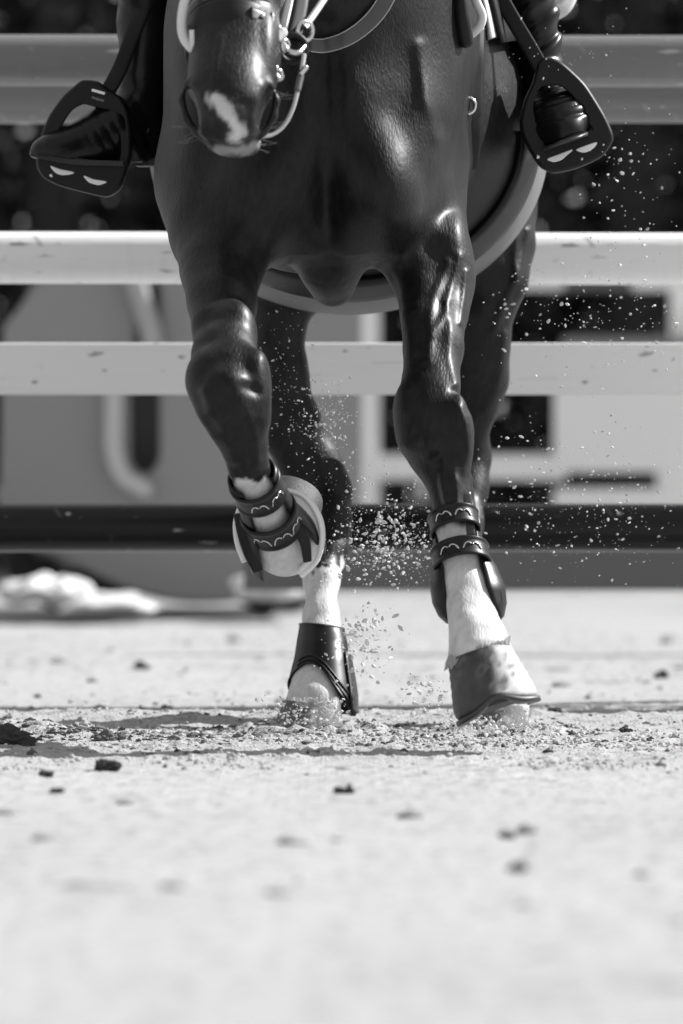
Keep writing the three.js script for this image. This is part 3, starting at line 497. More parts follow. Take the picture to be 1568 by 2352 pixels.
{
  // lifted front hoof: dark on the outer half, pale dust and white horn on the other
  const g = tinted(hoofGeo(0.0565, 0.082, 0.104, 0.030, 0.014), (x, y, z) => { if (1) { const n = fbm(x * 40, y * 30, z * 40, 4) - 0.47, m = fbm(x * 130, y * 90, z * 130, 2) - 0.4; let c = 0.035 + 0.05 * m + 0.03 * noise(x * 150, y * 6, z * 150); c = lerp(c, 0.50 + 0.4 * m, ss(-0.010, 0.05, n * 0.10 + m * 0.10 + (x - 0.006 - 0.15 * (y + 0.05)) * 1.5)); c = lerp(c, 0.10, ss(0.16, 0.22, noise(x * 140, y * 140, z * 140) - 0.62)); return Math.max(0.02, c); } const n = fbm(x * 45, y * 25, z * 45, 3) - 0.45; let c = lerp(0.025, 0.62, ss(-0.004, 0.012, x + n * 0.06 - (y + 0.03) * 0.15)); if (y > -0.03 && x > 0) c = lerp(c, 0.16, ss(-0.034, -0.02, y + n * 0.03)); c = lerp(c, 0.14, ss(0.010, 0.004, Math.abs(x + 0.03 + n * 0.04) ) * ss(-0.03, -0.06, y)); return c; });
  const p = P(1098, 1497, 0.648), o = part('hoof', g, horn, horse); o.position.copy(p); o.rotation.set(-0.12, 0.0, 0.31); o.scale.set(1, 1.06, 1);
  const shoe = part('horseshoe', gridSolid((s, t) => { const a = lerp(-0.35, Math.PI + 0.35, s), r = lerp(0.0795, 0.058, t); return new THREE.Vector3(Math.cos(a) * r, -0.105 + 0.019 * Math.exp(-((Math.cos(a) / 0.45) ** 2)), Math.sin(a) * r * 1.05 + 0.03); }, (s, t) => { const a = lerp(-0.35, Math.PI + 0.35, s), r = lerp(0.0795, 0.058, t); return new THREE.Vector3(Math.cos(a) * r, -0.113 + 0.019 * Math.exp(-((Math.cos(a) / 0.45) ** 2)), Math.sin(a) * r * 1.05 + 0.03); }, 40, 3), mat(0.07, 0.5, { metalness: 0.6 }), o);
  part('sole', hoofSole(0.078, 0.105, 0.03), mat(0.06, 0.9), o);
}
{
  const g = tinted(hoofGeo(0.0565, 0.072, 0.066, 0.03), (x, y, z) => { const n = fbm(x * 60, y * 60, z * 60, 3) - 0.45; return lerp(0.10, 0.42, ss(0.02, 0.10, n + 0.3 * (noise(x * 160, y * 160, z * 160) - 0.5))); });
  const o = part('hoof', g, horn, horse), p = P(714, 1618, -0.28); o.position.set(p.x, 0.058, p.z + 0.01); o.rotation.y = -0.15; part('sole', hoofSole(0.072, 0.066, 0.03), mat(0.06, 0.9), o);
}
{
  const g = tinted(hoofGeo(0.056, 0.072, 0.075, 0.03), (x, y, z) => { const n = fbm(x * 60, y * 60, z * 60, 3) - 0.45; return lerp(0.10, 0.42, ss(0.02, 0.10, n + 0.3 * (noise(x * 160, y * 160, z * 160) - 0.5))); });
  const o = part('hoof', g, horn, horse), p = P(1150, 1650, -0.2); o.position.set(p.x, 0.058, p.z); o.rotation.z = -0.1; part('sole', hoofSole(0.07, 0.075, 0.03), mat(0.06, 0.9), o);
}
{
  const g = tinted(hoofGeo(0.056, 0.076, 0.085, 0.028), () => 0.05), o = part('hoof', g, horn, horse), p = P(652, 1185, 0.25); o.position.copy(p); o.rotation.set(2.2, 0, 0); part('sole', hoofSole(0.072, 0.085, 0.028), mat(0.06, 0.9), o);
}
// white hair hanging over the coronets
{
  seed = 77;
  for (const [u, v, z, r, tilt, n] of [[1099, 1492, 0.645, 0.0585, 0.30, 620], [716, 1612, -0.275, 0.0555, 0, 420]]) {
    const c = P(u, v, z), list = [];
    for (let i = 0; i < n; i++) { const a = rr(0.3, Math.PI - 0.3), R = r + rr(-0.003, 0), y0 = rr(-0.004, 0.012), L = rr(0.008, 0.02), ca = Math.cos(a), sa = Math.sin(a), at = (q, w) => V(c.x + ca * q - w * Math.sin(tilt) * -1, c.y + ca * q * Math.tan(tilt) * 0.9 + w, c.z + sa * q * 1.04); list.push(tube([at(R, y0), at(R + 0.001, y0 - L * 0.5), at(R + 0.003, y0 - L)], rr(0.0004, 0.0007), 4, 3)); }
    const o = part('coronet_hair', joined(list), mat(0.56, 0.8), horse); o.userData.kind = 'stuff';
  }
}
// tail, whiskers, ears, mane: hair
{
  seed = 55;
  const w = [];
  const whisk = (u, v, z, du, dv, n) => { for (let i = 0; i < n; i++) { const a = P(u + rr(-12, 12), v + rr(-14, 14), z), b = P(u + du * rr(0.6, 1.3) + rr(-14, 14), v + dv * rr(0.5, 1.3) + rr(-8, 8), z + rr(-0.01, 0.02)); const m = a.clone().lerp(b, 0.5).add(new THREE.Vector3(0, rr(-0.004, 0.002), 0)); w.push(tube([a, m, b], 0.00025, 5, 3)); } };
  whisk(445, 285, 0.98, -44, 10, 4); whisk(458, 303, 0.98, -40, 26, 5); whisk(592, 322, 0.97, 40, 10, 5); whisk(608, 290, 0.97, 44, -12, 5); whisk(618, 215, 0.96, 50, 4, 6); whisk(582, 336, 0.96, 22, 12, 4);
  const o = part('whiskers', joined(w), mat(0.25, 0.6), horse); o.userData.kind = 'stuff';
  const tl = []; for (let i = 0; i < 70; i++) { const x = rr(-0.05, 0.05); tl.push(tube([new THREE.Vector3(0.02 + x * 0.4, 1.42, -1.26), new THREE.Vector3(0.02 + x, 1.2, -1.36), new THREE.Vector3(0.02 + x * 1.6, 1.02 + rr(-0.06, 0.06), -1.40)], 0.006, 8, 4)); }
  const tt = part('tail', joined(tl), mat(0.012, 0.5), horse); tt.userData.kind = 'stuff';
  for (const s of [-1, 1]) { const p = P(640 + s * 95, -520, 0.56); part('ear', moved(new THREE.ConeGeometry(0.035, 0.14, 12).scale(1, 1, 0.6), p.x, p.y, p.z, 0.2, 0, -s * 0.2), mat(0.02, 0.6), horse); }
}

// ───────────────────────── tack ─────────────────────────
horseField.all();
const trunkField = fieldOf([{ prims: trunk }]);
function onHorse(u, v, lift = 0.006) { let z = 1.1; for (let i = 0; i < 200; i++) { const p = P(u, v, z), d = horseField(p.x, p.y, p.z); if (d < 0.0012) break; z -= Math.max(0.0015, d * 0.6); } return P(u, v, z + lift); }
const V3 = (x, y, z) => new THREE.Vector3(x, y, z);
const rims = (t, h = 0.0028) => h * (Math.exp(-(((t - 0.07) / 0.06) ** 2)) + Math.exp(-(((t - 0.93) / 0.06) ** 2)));
function frame(ex, ez) { ex = ex.clone().normalize(); const ey = new THREE.Vector3().crossVectors(ez, ex).normalize(); ez = new THREE.Vector3().crossVectors(ex, ey).normalize(); return { ex, ey, ez }; }
function bootStrap(parent, c, fr, rx, rz, h, marks) {
  const b = part('strap', band(c, fr.ex, fr.ey, fr.ez, rx, rz, h, (t) => rims(t), 0.004), M.shell, parent);
  for (const a of marks) {
    const at = (da, dy) => V3(0, 0, 0).copy(c).addScaledVector(fr.ex, (rx + 0.001) * Math.cos(a + da)).addScaledVector(fr.ez, (rz + 0.001) * Math.sin(a + da)).addScaledVector(fr.ey, dy * h);
    part('bow_emblem', joined([cord([at(0.34, -0.16), at(0.24, 0.06), at(0.12, 0.12), at(0.035, 0.04)], 0.0014, 14, 6), cord([at(-0.34, -0.16), at(-0.24, 0.06), at(-0.12, 0.12), at(-0.035, 0.04)], 0.0014, 14, 6)]), M.steel, b);
  }
  return b;
}
function legShell(rows, th = 0.006, ns = 40) {       // rows: [u, v, z, rx px, rz m, left edge deg, right edge deg]
  const at = (q) => { const f = q * (rows.length - 1), i = Math.min(rows.length - 2, Math.floor(f)), t = f - i; return rows[i].map((a, k) => lerp(a, rows[i + 1][k], t)); };
  const f = (s, t, o) => { const [u, v, z, rx, rz, l, r] = at(t), a = lerp(l, 360 + r, s) * Math.PI / 180, c = P(u, v, z), R = rx * sc(z) - o; return c.add(V3(Math.cos(a) * R, 0, Math.sin(a) * (rz - o))); };
  return gridSolid((s, t) => f(s, t, 0), (s, t) => f(s, t, th), ns, 28);
}
{
  const t = thing('tendon_boot', 'black open-front tendon boot with two straps on the striding foreleg at right', 'leg boot', 'boots on the horse\'s legs');
  const fr = frame(V3(0.98, 0.17, 0), V3(-0.09, 0.44, 0.89));
  const sh = part('shell', legShell([[1040, 1150, 0.508, 46, 0.046, 168, 22], [1046, 1210, 0.522, 53, 0.05, 160, 30], [1054, 1260, 0.535, 60, 0.055, 146, 44], [1065, 1300, 0.545, 76, 0.062, 134, 54], [1073, 1345, 0.558, 87, 0.068, 130, 58], [1078, 1385, 0.568, 86, 0.066, 132, 50], [1082, 1415, 0.578, 76, 0.06, 140, 30], [1084, 1432, 0.585, 60, 0.05, 150, 8]]), M.shell, t);
  for (const [a, k] of [[20, 0], [5, 1]]) part('rib', cord([0.42, 0.5, 0.6, 0.7, 0.82, 0.93].map((q) => { const i = q * 7, R = lerp(56, 84, ss(0.3, 0.7, q)) - (q > 0.8 ? (q - 0.8) * 90 : 0) + 1; const u = lerp(1050, 1080, q), v = lerp(1180, 1428, q); return P(u, v, lerp(0.51, 0.585, q)).add(V3(Math.cos((a + 24 * (1 - q)) * 0.0175) * R * 0.00079, 0, Math.sin((a + 24 * (1 - q)) * 0.0175) * R * 0.00082)); }), 0.0022, 30, 6), M.shell, sh);
  part('closure_tab', strap([P(1071, 1130, 0.545), P(1074, 1160, 0.552), P(1082, 1230, 0.567)], 0.017, 0.004, V3(0.4, 0, 1), 14), mat(0.03, 0.3), t);
  bootStrap(t, P(1043, 1203, 0.535), fr, 0.0455, 0.049, 0.038, [1.15, 2.0]);
  bootStrap(t, P(1058, 1282, 0.558), fr, 0.0525, 0.055, 0.038, [1.1, 1.95]);
}
{
  const t = thing('tendon_boot', 'black tendon boot with pale flared lining on the lifted folded foreleg at left', 'leg boot', 'boots on the horse\'s legs');
  const fr = frame(V3(0.906, 0.423, 0), V3(0.317, -0.68, 0.658));
  const ax = [P(578, 1092, 0.67), P(592, 1120, 0.64), P(622, 1190, 0.57), P(645, 1238, 0.52), P(660, 1272, 0.48)], curve = new THREE.CatmullRomCurve3(ax);
  const f = (s, q, o) => { const c = curve.getPointAt(q), R = [0.044, 0.045, 0.05, 0.066, 0.072][Math.min(4, Math.floor(q * 4))] * (1 - (q * 4 % 1)) + [0.044, 0.045, 0.05, 0.066, 0.072][Math.min(4, Math.floor(q * 4) + 1)] * (q * 4 % 1); const gap = lerp(0.75, 1.02, q), a = lerp(Math.PI / 2 + gap, Math.PI * 2.5 - gap, s); return c.addScaledVector(fr.ex, (R + 0.002 - o) * Math.cos(a)).addScaledVector(fr.ez, (R + 0.002 - o) * Math.sin(a)); };
  part('shell', gridSolid((s, q) => f(s, q, 0), (s, q) => f(s, q, 0.006), 44, 24), M.shell, t);
  part('side_flap', strap([P(556, 1180, 0.575), P(562, 1225, 0.565), P(574, 1270, 0.555), P(593, 1312, 0.55)], (s) => lerp(0.034, 0.02, s), 0.008, V3(-0.45, 0, 1), 20), M.shell, t);
  part('side_flap', strap([P(660, 1165, 0.575), P(682, 1205, 0.575), P(700, 1245, 0.57), P(706, 1290, 0.56)], (s) => 0.028 * (1 - 0.45 * s) , 0.008, V3(0.35, 0, 1), 20), M.shell, t);
  part('lining', strap([P(648, 1128, 0.535), P(690, 1150, 0.53), P(719, 1196, 0.525), P(724, 1250, 0.525), P(712, 1292, 0.53), P(686, 1316, 0.54)], (s) => 0.036 * Math.pow(Math.sin(Math.PI * clamp(s * 0.9 + 0.07, 0, 1)), 0.6), 0.014, V3(0.1, 0.1, 1), 50), M.lining, t);
  part('lining_rim', cord([P(650, 1124, 0.545), P(696, 1140, 0.54), P(731, 1190, 0.535), P(738, 1240, 0.535), P(727, 1288, 0.535), P(694, 1322, 0.545)], 0.0045, 50, 8), M.lining, t);
  part('lining', strap([P(553, 1165, 0.53), P(543, 1200, 0.52), P(546, 1245, 0.52), P(562, 1290, 0.53)], 0.012, 0.010, V3(-0.2, 0.1, 1), 20), M.lining, t);
  bootStrap(t, P(592, 1122, 0.645), fr, 0.0465, 0.047, 0.050, [1.0, 1.85]);
  bootStrap(t, P(624, 1193, 0.575), fr, 0.0515, 0.052, 0.054, [0.75, 1.5, 2.3]);
}
{
  const t = thing('fetlock_boot', 'black dusty fetlock boot on the planted hind leg in the middle', 'leg boot', 'boots on the horse\'s legs');
  const rows = [[1430, 737, -0.415, 45], [1470, 739, -0.386, 54], [1510, 739, -0.364, 60], [1560, 737, -0.347, 71], [1600, 738, -0.332, 76], [1645, 750, -0.338, 64]];
  const at = (v) => { for (let i = 0; i + 1 < rows.length; i++) if (v <= rows[i + 1][0]) { const q = (v - rows[i][0]) / (rows[i + 1][0] - rows[i][0]); return rows[i].map((a, k) => lerp(a, rows[i + 1][k], q)); } return rows.at(-1); };
  const low = (a) => { const b = a - 0.42, f = Math.sin(b), side = lerp(1644, 1590, 0.5 - 0.5 * Math.cos(b)); return f > 0 ? lerp(side, 1521, Math.pow(f, 1.5)) : lerp(side, 1644, -f); };
  const shellF = (s, q, o) => { const a = s * Math.PI * 2, v = lerp(1438 + 9 * Math.cos(a + 0.9), low(a), q), [, u, z, r] = at(v), R = r * sc(z) + 0.003 - o + 0.002 * Math.exp(-(((q - 0.97) / 0.03) ** 2)) + 0.002 * Math.exp(-((q / 0.04) ** 2)); return P(u, v, z).add(V3(Math.cos(a) * R, 0, Math.sin(a) * R * 1.32)); };
  const sh = part('shell', gridSolid((s, q) => shellF(s, q, 0), (s, q) => shellF(s, q, 0.007), 72, 30, true), M.shell, t);
  for (const k of [0.80, 0.90]) part('ridge', cord([...Array(18)].map((_, i) => shellF(lerp(0.98, 1.40, i / 17) % 1, k, -0.001)), 0.0018, 60, 6), M.shell, sh);
  part('side_plate', gridSolid((s, q) => shellF(lerp(-0.04, 0.10, s) + 1, lerp(0.3, 0.97, q), -0.005), (s, q) => shellF(lerp(-0.04, 0.10, s) + 1, lerp(0.3, 0.97, q), 0), 12, 16), mat(0.02, 0.3), t);
}
{
  const t = thing('bridle', 'dark leather bridle with pale cheek loops, metal rings and reins on the horse\'s nose', 'bridle');
  const fr = frame(V3(1, 0.02, 0), V3(0.05, 0.42, 0.9)), c = P(533, 98, 0.852);
  part('noseband', band(c, fr.ex, fr.ey, fr.ez, 0.0800, 0.104, 0.060, (q) => 0.002 + 0.004 * Math.sin(Math.PI * q) + rims(q, 0.0012), 0.006), M.leather, t);
  part('nose_strap', band(P(535, 50, 0.828), fr.ex, fr.ey, fr.ez, 0.083, 0.106, 0.020, (q) => 0.004 * Math.sin(Math.PI * q), 0.006), mat(0.03, 0.3), t);
  const surf = (a, q, o) => V3(0, 0, 0).copy(c).addScaledVector(fr.ex, (0.0800 + 0.006 + o) * Math.cos(a)).addScaledVector(fr.ez, (0.104 + 0.006 + o) * Math.sin(a)).addScaledVector(fr.ey, q);
  const plate = (a0, a1, q0, q1, o, m, name) => part(name, gridSolid((s, w) => surf(lerp(a0, a1, s), lerp(q0, q1, w), o), (s, w) => surf(lerp(a0, a1, s), lerp(q0, q1, w), -0.004), 14, 4), m, t);
  plate(1.15, 0.72, 0.013, -0.014, 0.004, mat(0.05, 0.35), 'keeper'); plate(0.62, 0.2, 0.012, -0.011, 0.005, mat(0.09, 0.3), 'strap_end'); plate(0.70, 0.64, 0.017, -0.018, 0.009, M.steel, 'buckle');
  for (const [a, q] of [[0.92, 0], [0.44, 0], [2.7, 0.008]]) { const p = surf(a, q, 0.006), s = part('stud', new THREE.SphereGeometry(0.0045, 12, 8), M.brass, t); s.position.copy(p); }
  part('cheek_loop', cord([P(434, -30, 0.90), P(420, 20, 0.91), P(417, 65, 0.915), P(424, 92, 0.92), P(440, 112, 0.925)], 0.0085, 30, 10), M.paleBand, t);
  part('hanging_strap', strap([P(440, 70, 0.935), P(442, 110, 0.94), P(449, 150, 0.94)], 0.009, 0.003, V3(-0.3, 0, 1), 14), M.paleBand, t);
  part('cheek_loop', cord([P(648, 76, 0.90), P(632, 92, 0.91), P(626, 130, 0.92), P(630, 160, 0.92), P(640, 176, 0.92)], 0.0095, 30, 10), M.paleBand, t);
  part('cheek_strap', strap([P(618, 96, 0.955), P(622, 130, 0.96), P(628, 162, 0.955)], 0.009, 0.003, V3(0.5, 0, 1), 14), M.paleBand, t);
  const ring = (u, v, z, r, w, m, name, ry = 0.5) => { const o = part(name, new THREE.TorusGeometry(r, w, 10, 36), m, t); o.position.copy(P(u, v, z)); o.rotation.set(0.1, ry, 0); return o; };
  ring(672, 112, 0.88, 0.024, 0.0052, M.leather, 'bit_ring', 0.2); ring(700, 72, 0.86, 0.017, 0.0042, M.steel, 'rein_ring', 0.7); ring(637, 172, 0.93, 0.0085, 0.0028, M.steel, 'curb_hook', 0.4); ring(655, 105, 0.9, 0.010, 0.003, M.steel, 'curb_hook', 0.9);
  part('bit_shank', cord([P(648, 96, 0.9), P(660, 116, 0.9), P(682, 122, 0.9), P(698, 108, 0.88)], 0.0052, 24, 8), M.steel, t);
  part('curb_chain', cord([P(632, 148, 0.94), P(634, 158, 0.945), P(632, 168, 0.945), P(639, 180, 0.945)], 0.0042, 20, 8), M.steel, t);
  part('rein', strap([P(700, 62, 0.87), P(730, 20, 0.80), P(766, -40, 0.70), P(820, -220, 0.4), P(830, -330, 0.2)], 0.013, 0.0035, V3(0.3, 0.2, 1), 30), mat(0.12, 0.4), t);
  part('rein', strap([P(648, 70, 0.88), P(660, 20, 0.84), P(672, -40, 0.78), P(720, -240, 0.5), P(738, -330, 0.25)], 0.016, 0.0035, V3(0.3, 0.2, 1), 30), mat(0.10, 0.35), t);
  part('cheek_strap', strap([P(672, 100, 0.87), P(684, 50, 0.84), P(694, -20, 0.80), P(680, -200, 0.7)], 0.026, 0.004, V3(0.4, 0.1, 1), 24), M.leather, t);
  part('lip_cord', cord([P(698, 128, 0.90), P(692, 165, 0.91), P(684, 205, 0.92), P(672, 250, 0.925), P(652, 288, 0.93), P(628, 308, 0.94), P(604, 314, 0.95)], 0.0038, 60, 8), M.rope, t);
  part('cord_buckle', cord([P(692, 168, 0.918), P(702, 156, 0.92)], 0.005, 6, 8), M.steel, t);
  part('cord_wrap', cord([P(690, 176, 0.912), P(683, 206, 0.922)], 0.006, 10, 8), mat(0.12, 0.5), t);
}
{
  const t = thing('breastplate', 'stitched leather breast strap crossing the horse\'s chest from upper right', 'breastplate');
  const pts = [[960, -120], [905, -40], [872, 22], [836, 62], [790, 92], [742, 106], [712, 104]].map(([u, v]) => onHorse(u, v, 0.014));
  const s = part('strap', strap(pts, (q) => lerp(0.036, 0.026, q), 0.006, V3(0.25, 0.1, 1), 50), mat(0.07, 0.34), t);
  const c = new THREE.CatmullRomCurve3(pts), side = (q, o) => { const tan = c.getTangentAt(q), n = new THREE.Vector3().crossVectors(V3(0.25, 0.1, 1), tan).normalize(); return c.getPointAt(q).addScaledVector(n, o * lerp(0.036, 0.026, q) * 0.46).add(V3(0.0005, 0, 0.0022)); };
  for (const o of [-1, 1]) part('edge_stitching', tube([...Array(24)].map((_, i) => side(i / 23, o)), 0.0012, 90, 5), mat(0.4, 0.6), s);
  part('rein_ring_strap', cord([P(700, 110, 0.6), P(706, 118, 0.7), P(700, 120, 0.84)], 0.004, 16, 6), M.leather, t);
}
{
  const t = thing('saddle', 'black saddle with white pad, girth straps and metal ring behind the horse\'s shoulder', 'saddle');
  const rad = (z, a, lift) => { let r = 0.1; const c = V3(0.01, 1.2, z); for (let i = 0; i < 60; i++) { const d = trunkField(c.x + Math.cos(a) * r, c.y + Math.sin(a) * r, z); if (d > -0.0006) break; r += Math.max(0.001, -d * 0.8); } return V3(c.x + Math.cos(a) * (r + lift), c.y + Math.sin(a) * (r + lift), z); };
  part('girth', gridSolid((s, q) => rad(lerp(-0.30, -0.18, q), lerp(-Math.PI * 0.97, -Math.PI * 0.03, s), 0.016), (s, q) => rad(lerp(-0.30, -0.18, q), lerp(-Math.PI * 0.97, -Math.PI * 0.03, s), 0.002), 60, 6), M.leather, t);
  part('belly_guard', gridSolid((s, q) => rad(lerp(-0.66, -0.34, q), lerp(-Math.PI * 0.99, -Math.PI * 0.01, s), 0.012 - 0.006 * Math.pow(Math.abs(q - 0.5) * 2, 4)), (s, q) => rad(lerp(-0.66, -0.34, q), lerp(-Math.PI * 0.99, -Math.PI * 0.01, s), 0.001), 80, 10), mat(0.17, 0.62, { bumpMap: grainBump, bumpScale: 0.001 }), t);
  part('seat', gridSolid((s, q) => rad(lerp(-0.78, -0.2, q), lerp(Math.PI * 0.2, Math.PI * 0.8, s), 0.05 + 0.05 * Math.abs(q - 0.45)), (s, q) => rad(lerp(-0.78, -0.2, q), lerp(Math.PI * 0.2, Math.PI * 0.8, s), 0.02), 30, 12), M.leather, t);
  for (const sd of [0, 1]) {
    const A = (x) => sd ? Math.PI - x : x;
    part('saddle_pad', gridSolid((s, q) => rad(lerp(-0.95, -0.10, s), A(lerp(1.4, 0.47, q)), 0.016), (s, q) => rad(lerp(-0.95, -0.10, s), A(lerp(1.4, 0.47, q)), 0.004), 30, 16), M.padWhite, t);
    part('flap', gridSolid((s, q) => rad(lerp(-0.62, -0.12, s), A(lerp(1.2, 0.42, q)), 0.03), (s, q) => rad(lerp(-0.62, -0.12, s), A(lerp(1.2, 0.42, q)), 0.018), 24, 14), M.leather, t);
  }
  part('knee_roll', cord([onHorse(1058, -110, 0.02), onHorse(1056, -40, 0.02), onHorse(1060, 40, 0.02), onHorse(1068, 92, 0.02)], 0.016, 30, 10), M.leather, t);
  const rz = onHorse(1088, 60, 0).z;
  part('pad_edge', cord([P(1076, -40, rz + 0.04), P(1094, 6, rz + 0.045), P(1107, 40, rz + 0.045), P(1100, 62, rz + 0.045), P(1078, 82, rz + 0.04)], 0.009, 40, 10), M.padWhite, t);
  part('pad_edge', strap([P(1310, -60, -0.62), P(1312, -20, -0.6), P(1296, 18, -0.58), P(1268, 36, -0.57)], 0.028, 0.012, V3(0.2, 0.3, 1), 24), M.padWhite, t);
  part('pad_corner', gridSolid((s, q) => P(lerp(1235, 1302, q), lerp(-70, 22 - 10 * q, s), -0.66 + 0.03 * s), (s, q) => P(lerp(1235, 1302, q), lerp(-70, 22 - 10 * q, s), -0.672 + 0.03 * s), 8, 8), M.padWhite, t);
  const sp = (l, lift = 0.014) => l.map(([u, v]) => P(u, v, onHorse(Math.max(u, 1112), v, 0).z + lift + 0.02));
  part('girth_strap', strap(sp([[1100, 60], [1098, 120], [1096, 180], [1092, 250], [1088, 320], [1080, 390]]), (s) => lerp(0.026, 0.034, s), 0.006, V3(0.6, 0, 1), 40), M.leather, t);
  part('girth_strap', strap(sp([[1078, 172], [1072, 220], [1067, 262], [1063, 300]], 0.02), 0.014, 0.005, V3(0.4, 0, 1), 24), mat(0.03, 0.3), t);
  const dr = P(1082, 243, onHorse(1112, 243, 0).z + 0.06); const ringO = part('d_ring', new THREE.TorusGeometry(0.0155, 0.0036, 10, 30, Math.PI), M.steel, t); ringO.position.copy(dr).add(V3(-0.008, 0, 0)); ringO.rotation.z = -Math.PI / 2;
  part('ring_bar', cord([dr.clone().add(V3(-0.008, 0.017, 0)), dr.clone().add(V3(-0.008, -0.017, 0))], 0.004, 6, 8), M.leather, t);
}

// ───────────────────────── rider and stirrups ─────────────────────────
const rider = thing('person', 'rider in tall black boots and pale breeches sitting astride the dark horse', 'person');
{
  const f = fieldOf([{ prims: [
    bone(V3(-0.12, 1.86, -0.5), V3(0.12, 1.86, -0.5), 0.13, 0.13, 1, 0.06), bone(V3(0, 1.9, -0.5), V3(0, 2.3, -0.28), 0.13, 0.15, 1, 0.08), bone(V3(-0.17, 2.36, -0.25), V3(0.17, 2.36, -0.25), 0.075, 0.075, 1, 0.06), bone(V3(0, 2.38, -0.24), V3(0, 2.52, -0.18), 0.055, 0.05, 1, 0.03), blob(V3(0, 2.62, -0.13), 0.08, 0.115, 0.1, 0.03),
    bone(V3(-0.12, 1.86, -0.46), V3(-0.37, 1.68, -0.16), 0.095, 0.066, 1, 0.05), bone(V3(0.12, 1.86, -0.46), V3(0.35, 1.68, -0.16), 0.095, 0.066, 1, 0.05),
    bone(V3(-0.2, 2.34, -0.24), V3(-0.24, 2.06, -0.15), 0.055, 0.045, 1, 0.03), bone(V3(-0.24, 2.06, -0.15), V3(-0.07, 1.84, 0.14), 0.042, 0.03, 1, 0.03), bone(V3(-0.07, 1.84, 0.14), V3(-0.05, 1.80, 0.20), 0.034, 0.03, 1, 0.02),
    bone(V3(0.2, 2.34, -0.24), V3(0.24, 2.06, -0.15), 0.055, 0.045, 1, 0.03), bone(V3(0.24, 2.06, -0.15), V3(0.07, 1.84, 0.14), 0.042, 0.03, 1, 0.03), bone(V3(0.07, 1.84, 0.14), V3(0.05, 1.80, 0.20), 0.034, 0.03, 1, 0.02)] }]);
  part('body', surfaceNets(f, [-0.5, 1.35, -0.75], [0.5, 2.8, 0.35], 0.014, (x, y) => { const c = y > 2.5 ? 0.3 : y > 1.95 ? 0.03 : 0.6; return [c, c, c]; }), new THREE.MeshStandardMaterial({ vertexColors: true, roughness: 0.9 }), rider);
  // boot seen from the side, toe pointing left
  const ridge = (x, y, a, b, n, amp) => { const dx = b.x - a.x, dy = b.y - a.y, L2 = dx * dx + dy * dy, t = ((x - a.x) * dx + (y - a.y) * dy) / L2; return t > 0 && t < 1 ? amp * Math.pow(Math.abs(Math.sin(t * Math.PI * n)), 0.6) * Math.sin(Math.PI * t) : 0; };
  const la = P(330, 215, -0.26), lb = P(170, 305, -0.24);
  const fl = fieldOf([{ prims: [...chain([[334, -250, -0.17, 84], [334, -60, -0.28, 68], [334, 60, -0.32, 58], [328, 150, -0.33, 48], [326, 230, -0.33, 46], [338, 310, -0.34, 40], [344, 345, -0.345, 36]], 1.05, 0.03), ...chain([[312, 250, -0.31, 44], [262, 290, -0.29, 52], [205, 322, -0.27, 45], [150, 342, -0.25, 38], [112, 350, -0.24, 31], [98, 352, -0.24, 24]], 1.25, 0.03), ...chain([[215, 348, -0.27, 34], [300, 348, -0.30, 34]], 1.1, 0.03)] }], (d, x, y, z) => { d -= ridge(x, y, la, lb, 8, 0.0016); const p = toPrint(x, y, z); const sole = (p[1] - lerp(356, 374, ss(75, 300, p[0]))) * sc(z); return Math.max(d + 0.0015 * (fbm(x * 40, y * 40, z * 40, 2) - 0.4), sole); });
  const bl = part('boot', surfaceNets(fl, [-0.66, 1.08, -0.5], [-0.28, 1.75, -0.04], 0.0045), M.bootLeather, rider);
  const so = new THREE.Shape(), e = (u, v) => { const s = sc(-0.25); return [(u - 190) * s, (365 - v) * s]; };
  so.moveTo(...e(76, 350)); so.quadraticCurveTo(...e(150, 370), ...e(215, 372)); so.lineTo(...e(284, 374)); so.lineTo(...e(284, 382)); so.lineTo(...e(200, 381)); so.quadraticCurveTo(...e(130, 376), ...e(74, 359)); so.lineTo(...e(76, 350));
  const sg = new THREE.ExtrudeGeometry(so, { depth: 0.062, bevelEnabled: true, bevelSize: 0.002, bevelThickness: 0.002, bevelSegments: 2 }); sg.translate(0, 0, -0.031); const sole = part('sole', sg, mat(0.014, 0.45), bl); sole.position.copy(P(190, 365, -0.25));
  const hl = part('heel', slab(310, 379, 338, 381, -0.315, 0.055, 0.006), mat(0.012, 0.5), bl);
  const sp = part('spur_button', new THREE.TorusGeometry(0.0125, 0.0035, 10, 28), mat(0.06, 0.3), bl); sp.position.copy(P(325, 295, -0.29)); part('button_face', moved(new THREE.CylinderGeometry(0.011, 0.011, 0.006, 20), 0, 0, 0, Math.PI / 2), M.leather, sp);
  part('spur_strap', strap([P(300, 290, -0.287), P(325, 296, -0.292), P(352, 303, -0.30), P(378, 314, -0.32)], 0.018, 0.004, V3(0, 0, 1), 16), M.leather, bl);
  // boot seen from the front, toe to the camera
  const ra = P(1262, 178, -0.16), rb = P(1292, 268, -0.12);
  const fr = fieldOf([{ prims: [...chain([[1174, -250, -0.17, 84], [1196, -60, -0.27, 70], [1210, 20, -0.31, 62], [1226, 90, -0.33, 52], [1240, 150, -0.32, 44], [1258, 205, -0.27, 45], [1276, 250, -0.20, 48], [1290, 284, -0.14, 50], [1298, 306, -0.11, 44]], 1, 0.03), ...chain([[1262, 290, -0.15, 34], [1318, 276, -0.15, 34]], 1.2, 0.03), ...chain([[1246, 240, -0.36, 34], [1262, 330, -0.38, 30]], 1, 0.04)] }], (d, x, y, z) => {
    if (Math.abs(d) > 0.03) return d; d -= ridge(x, y, ra, rb, 6, 0.0045);
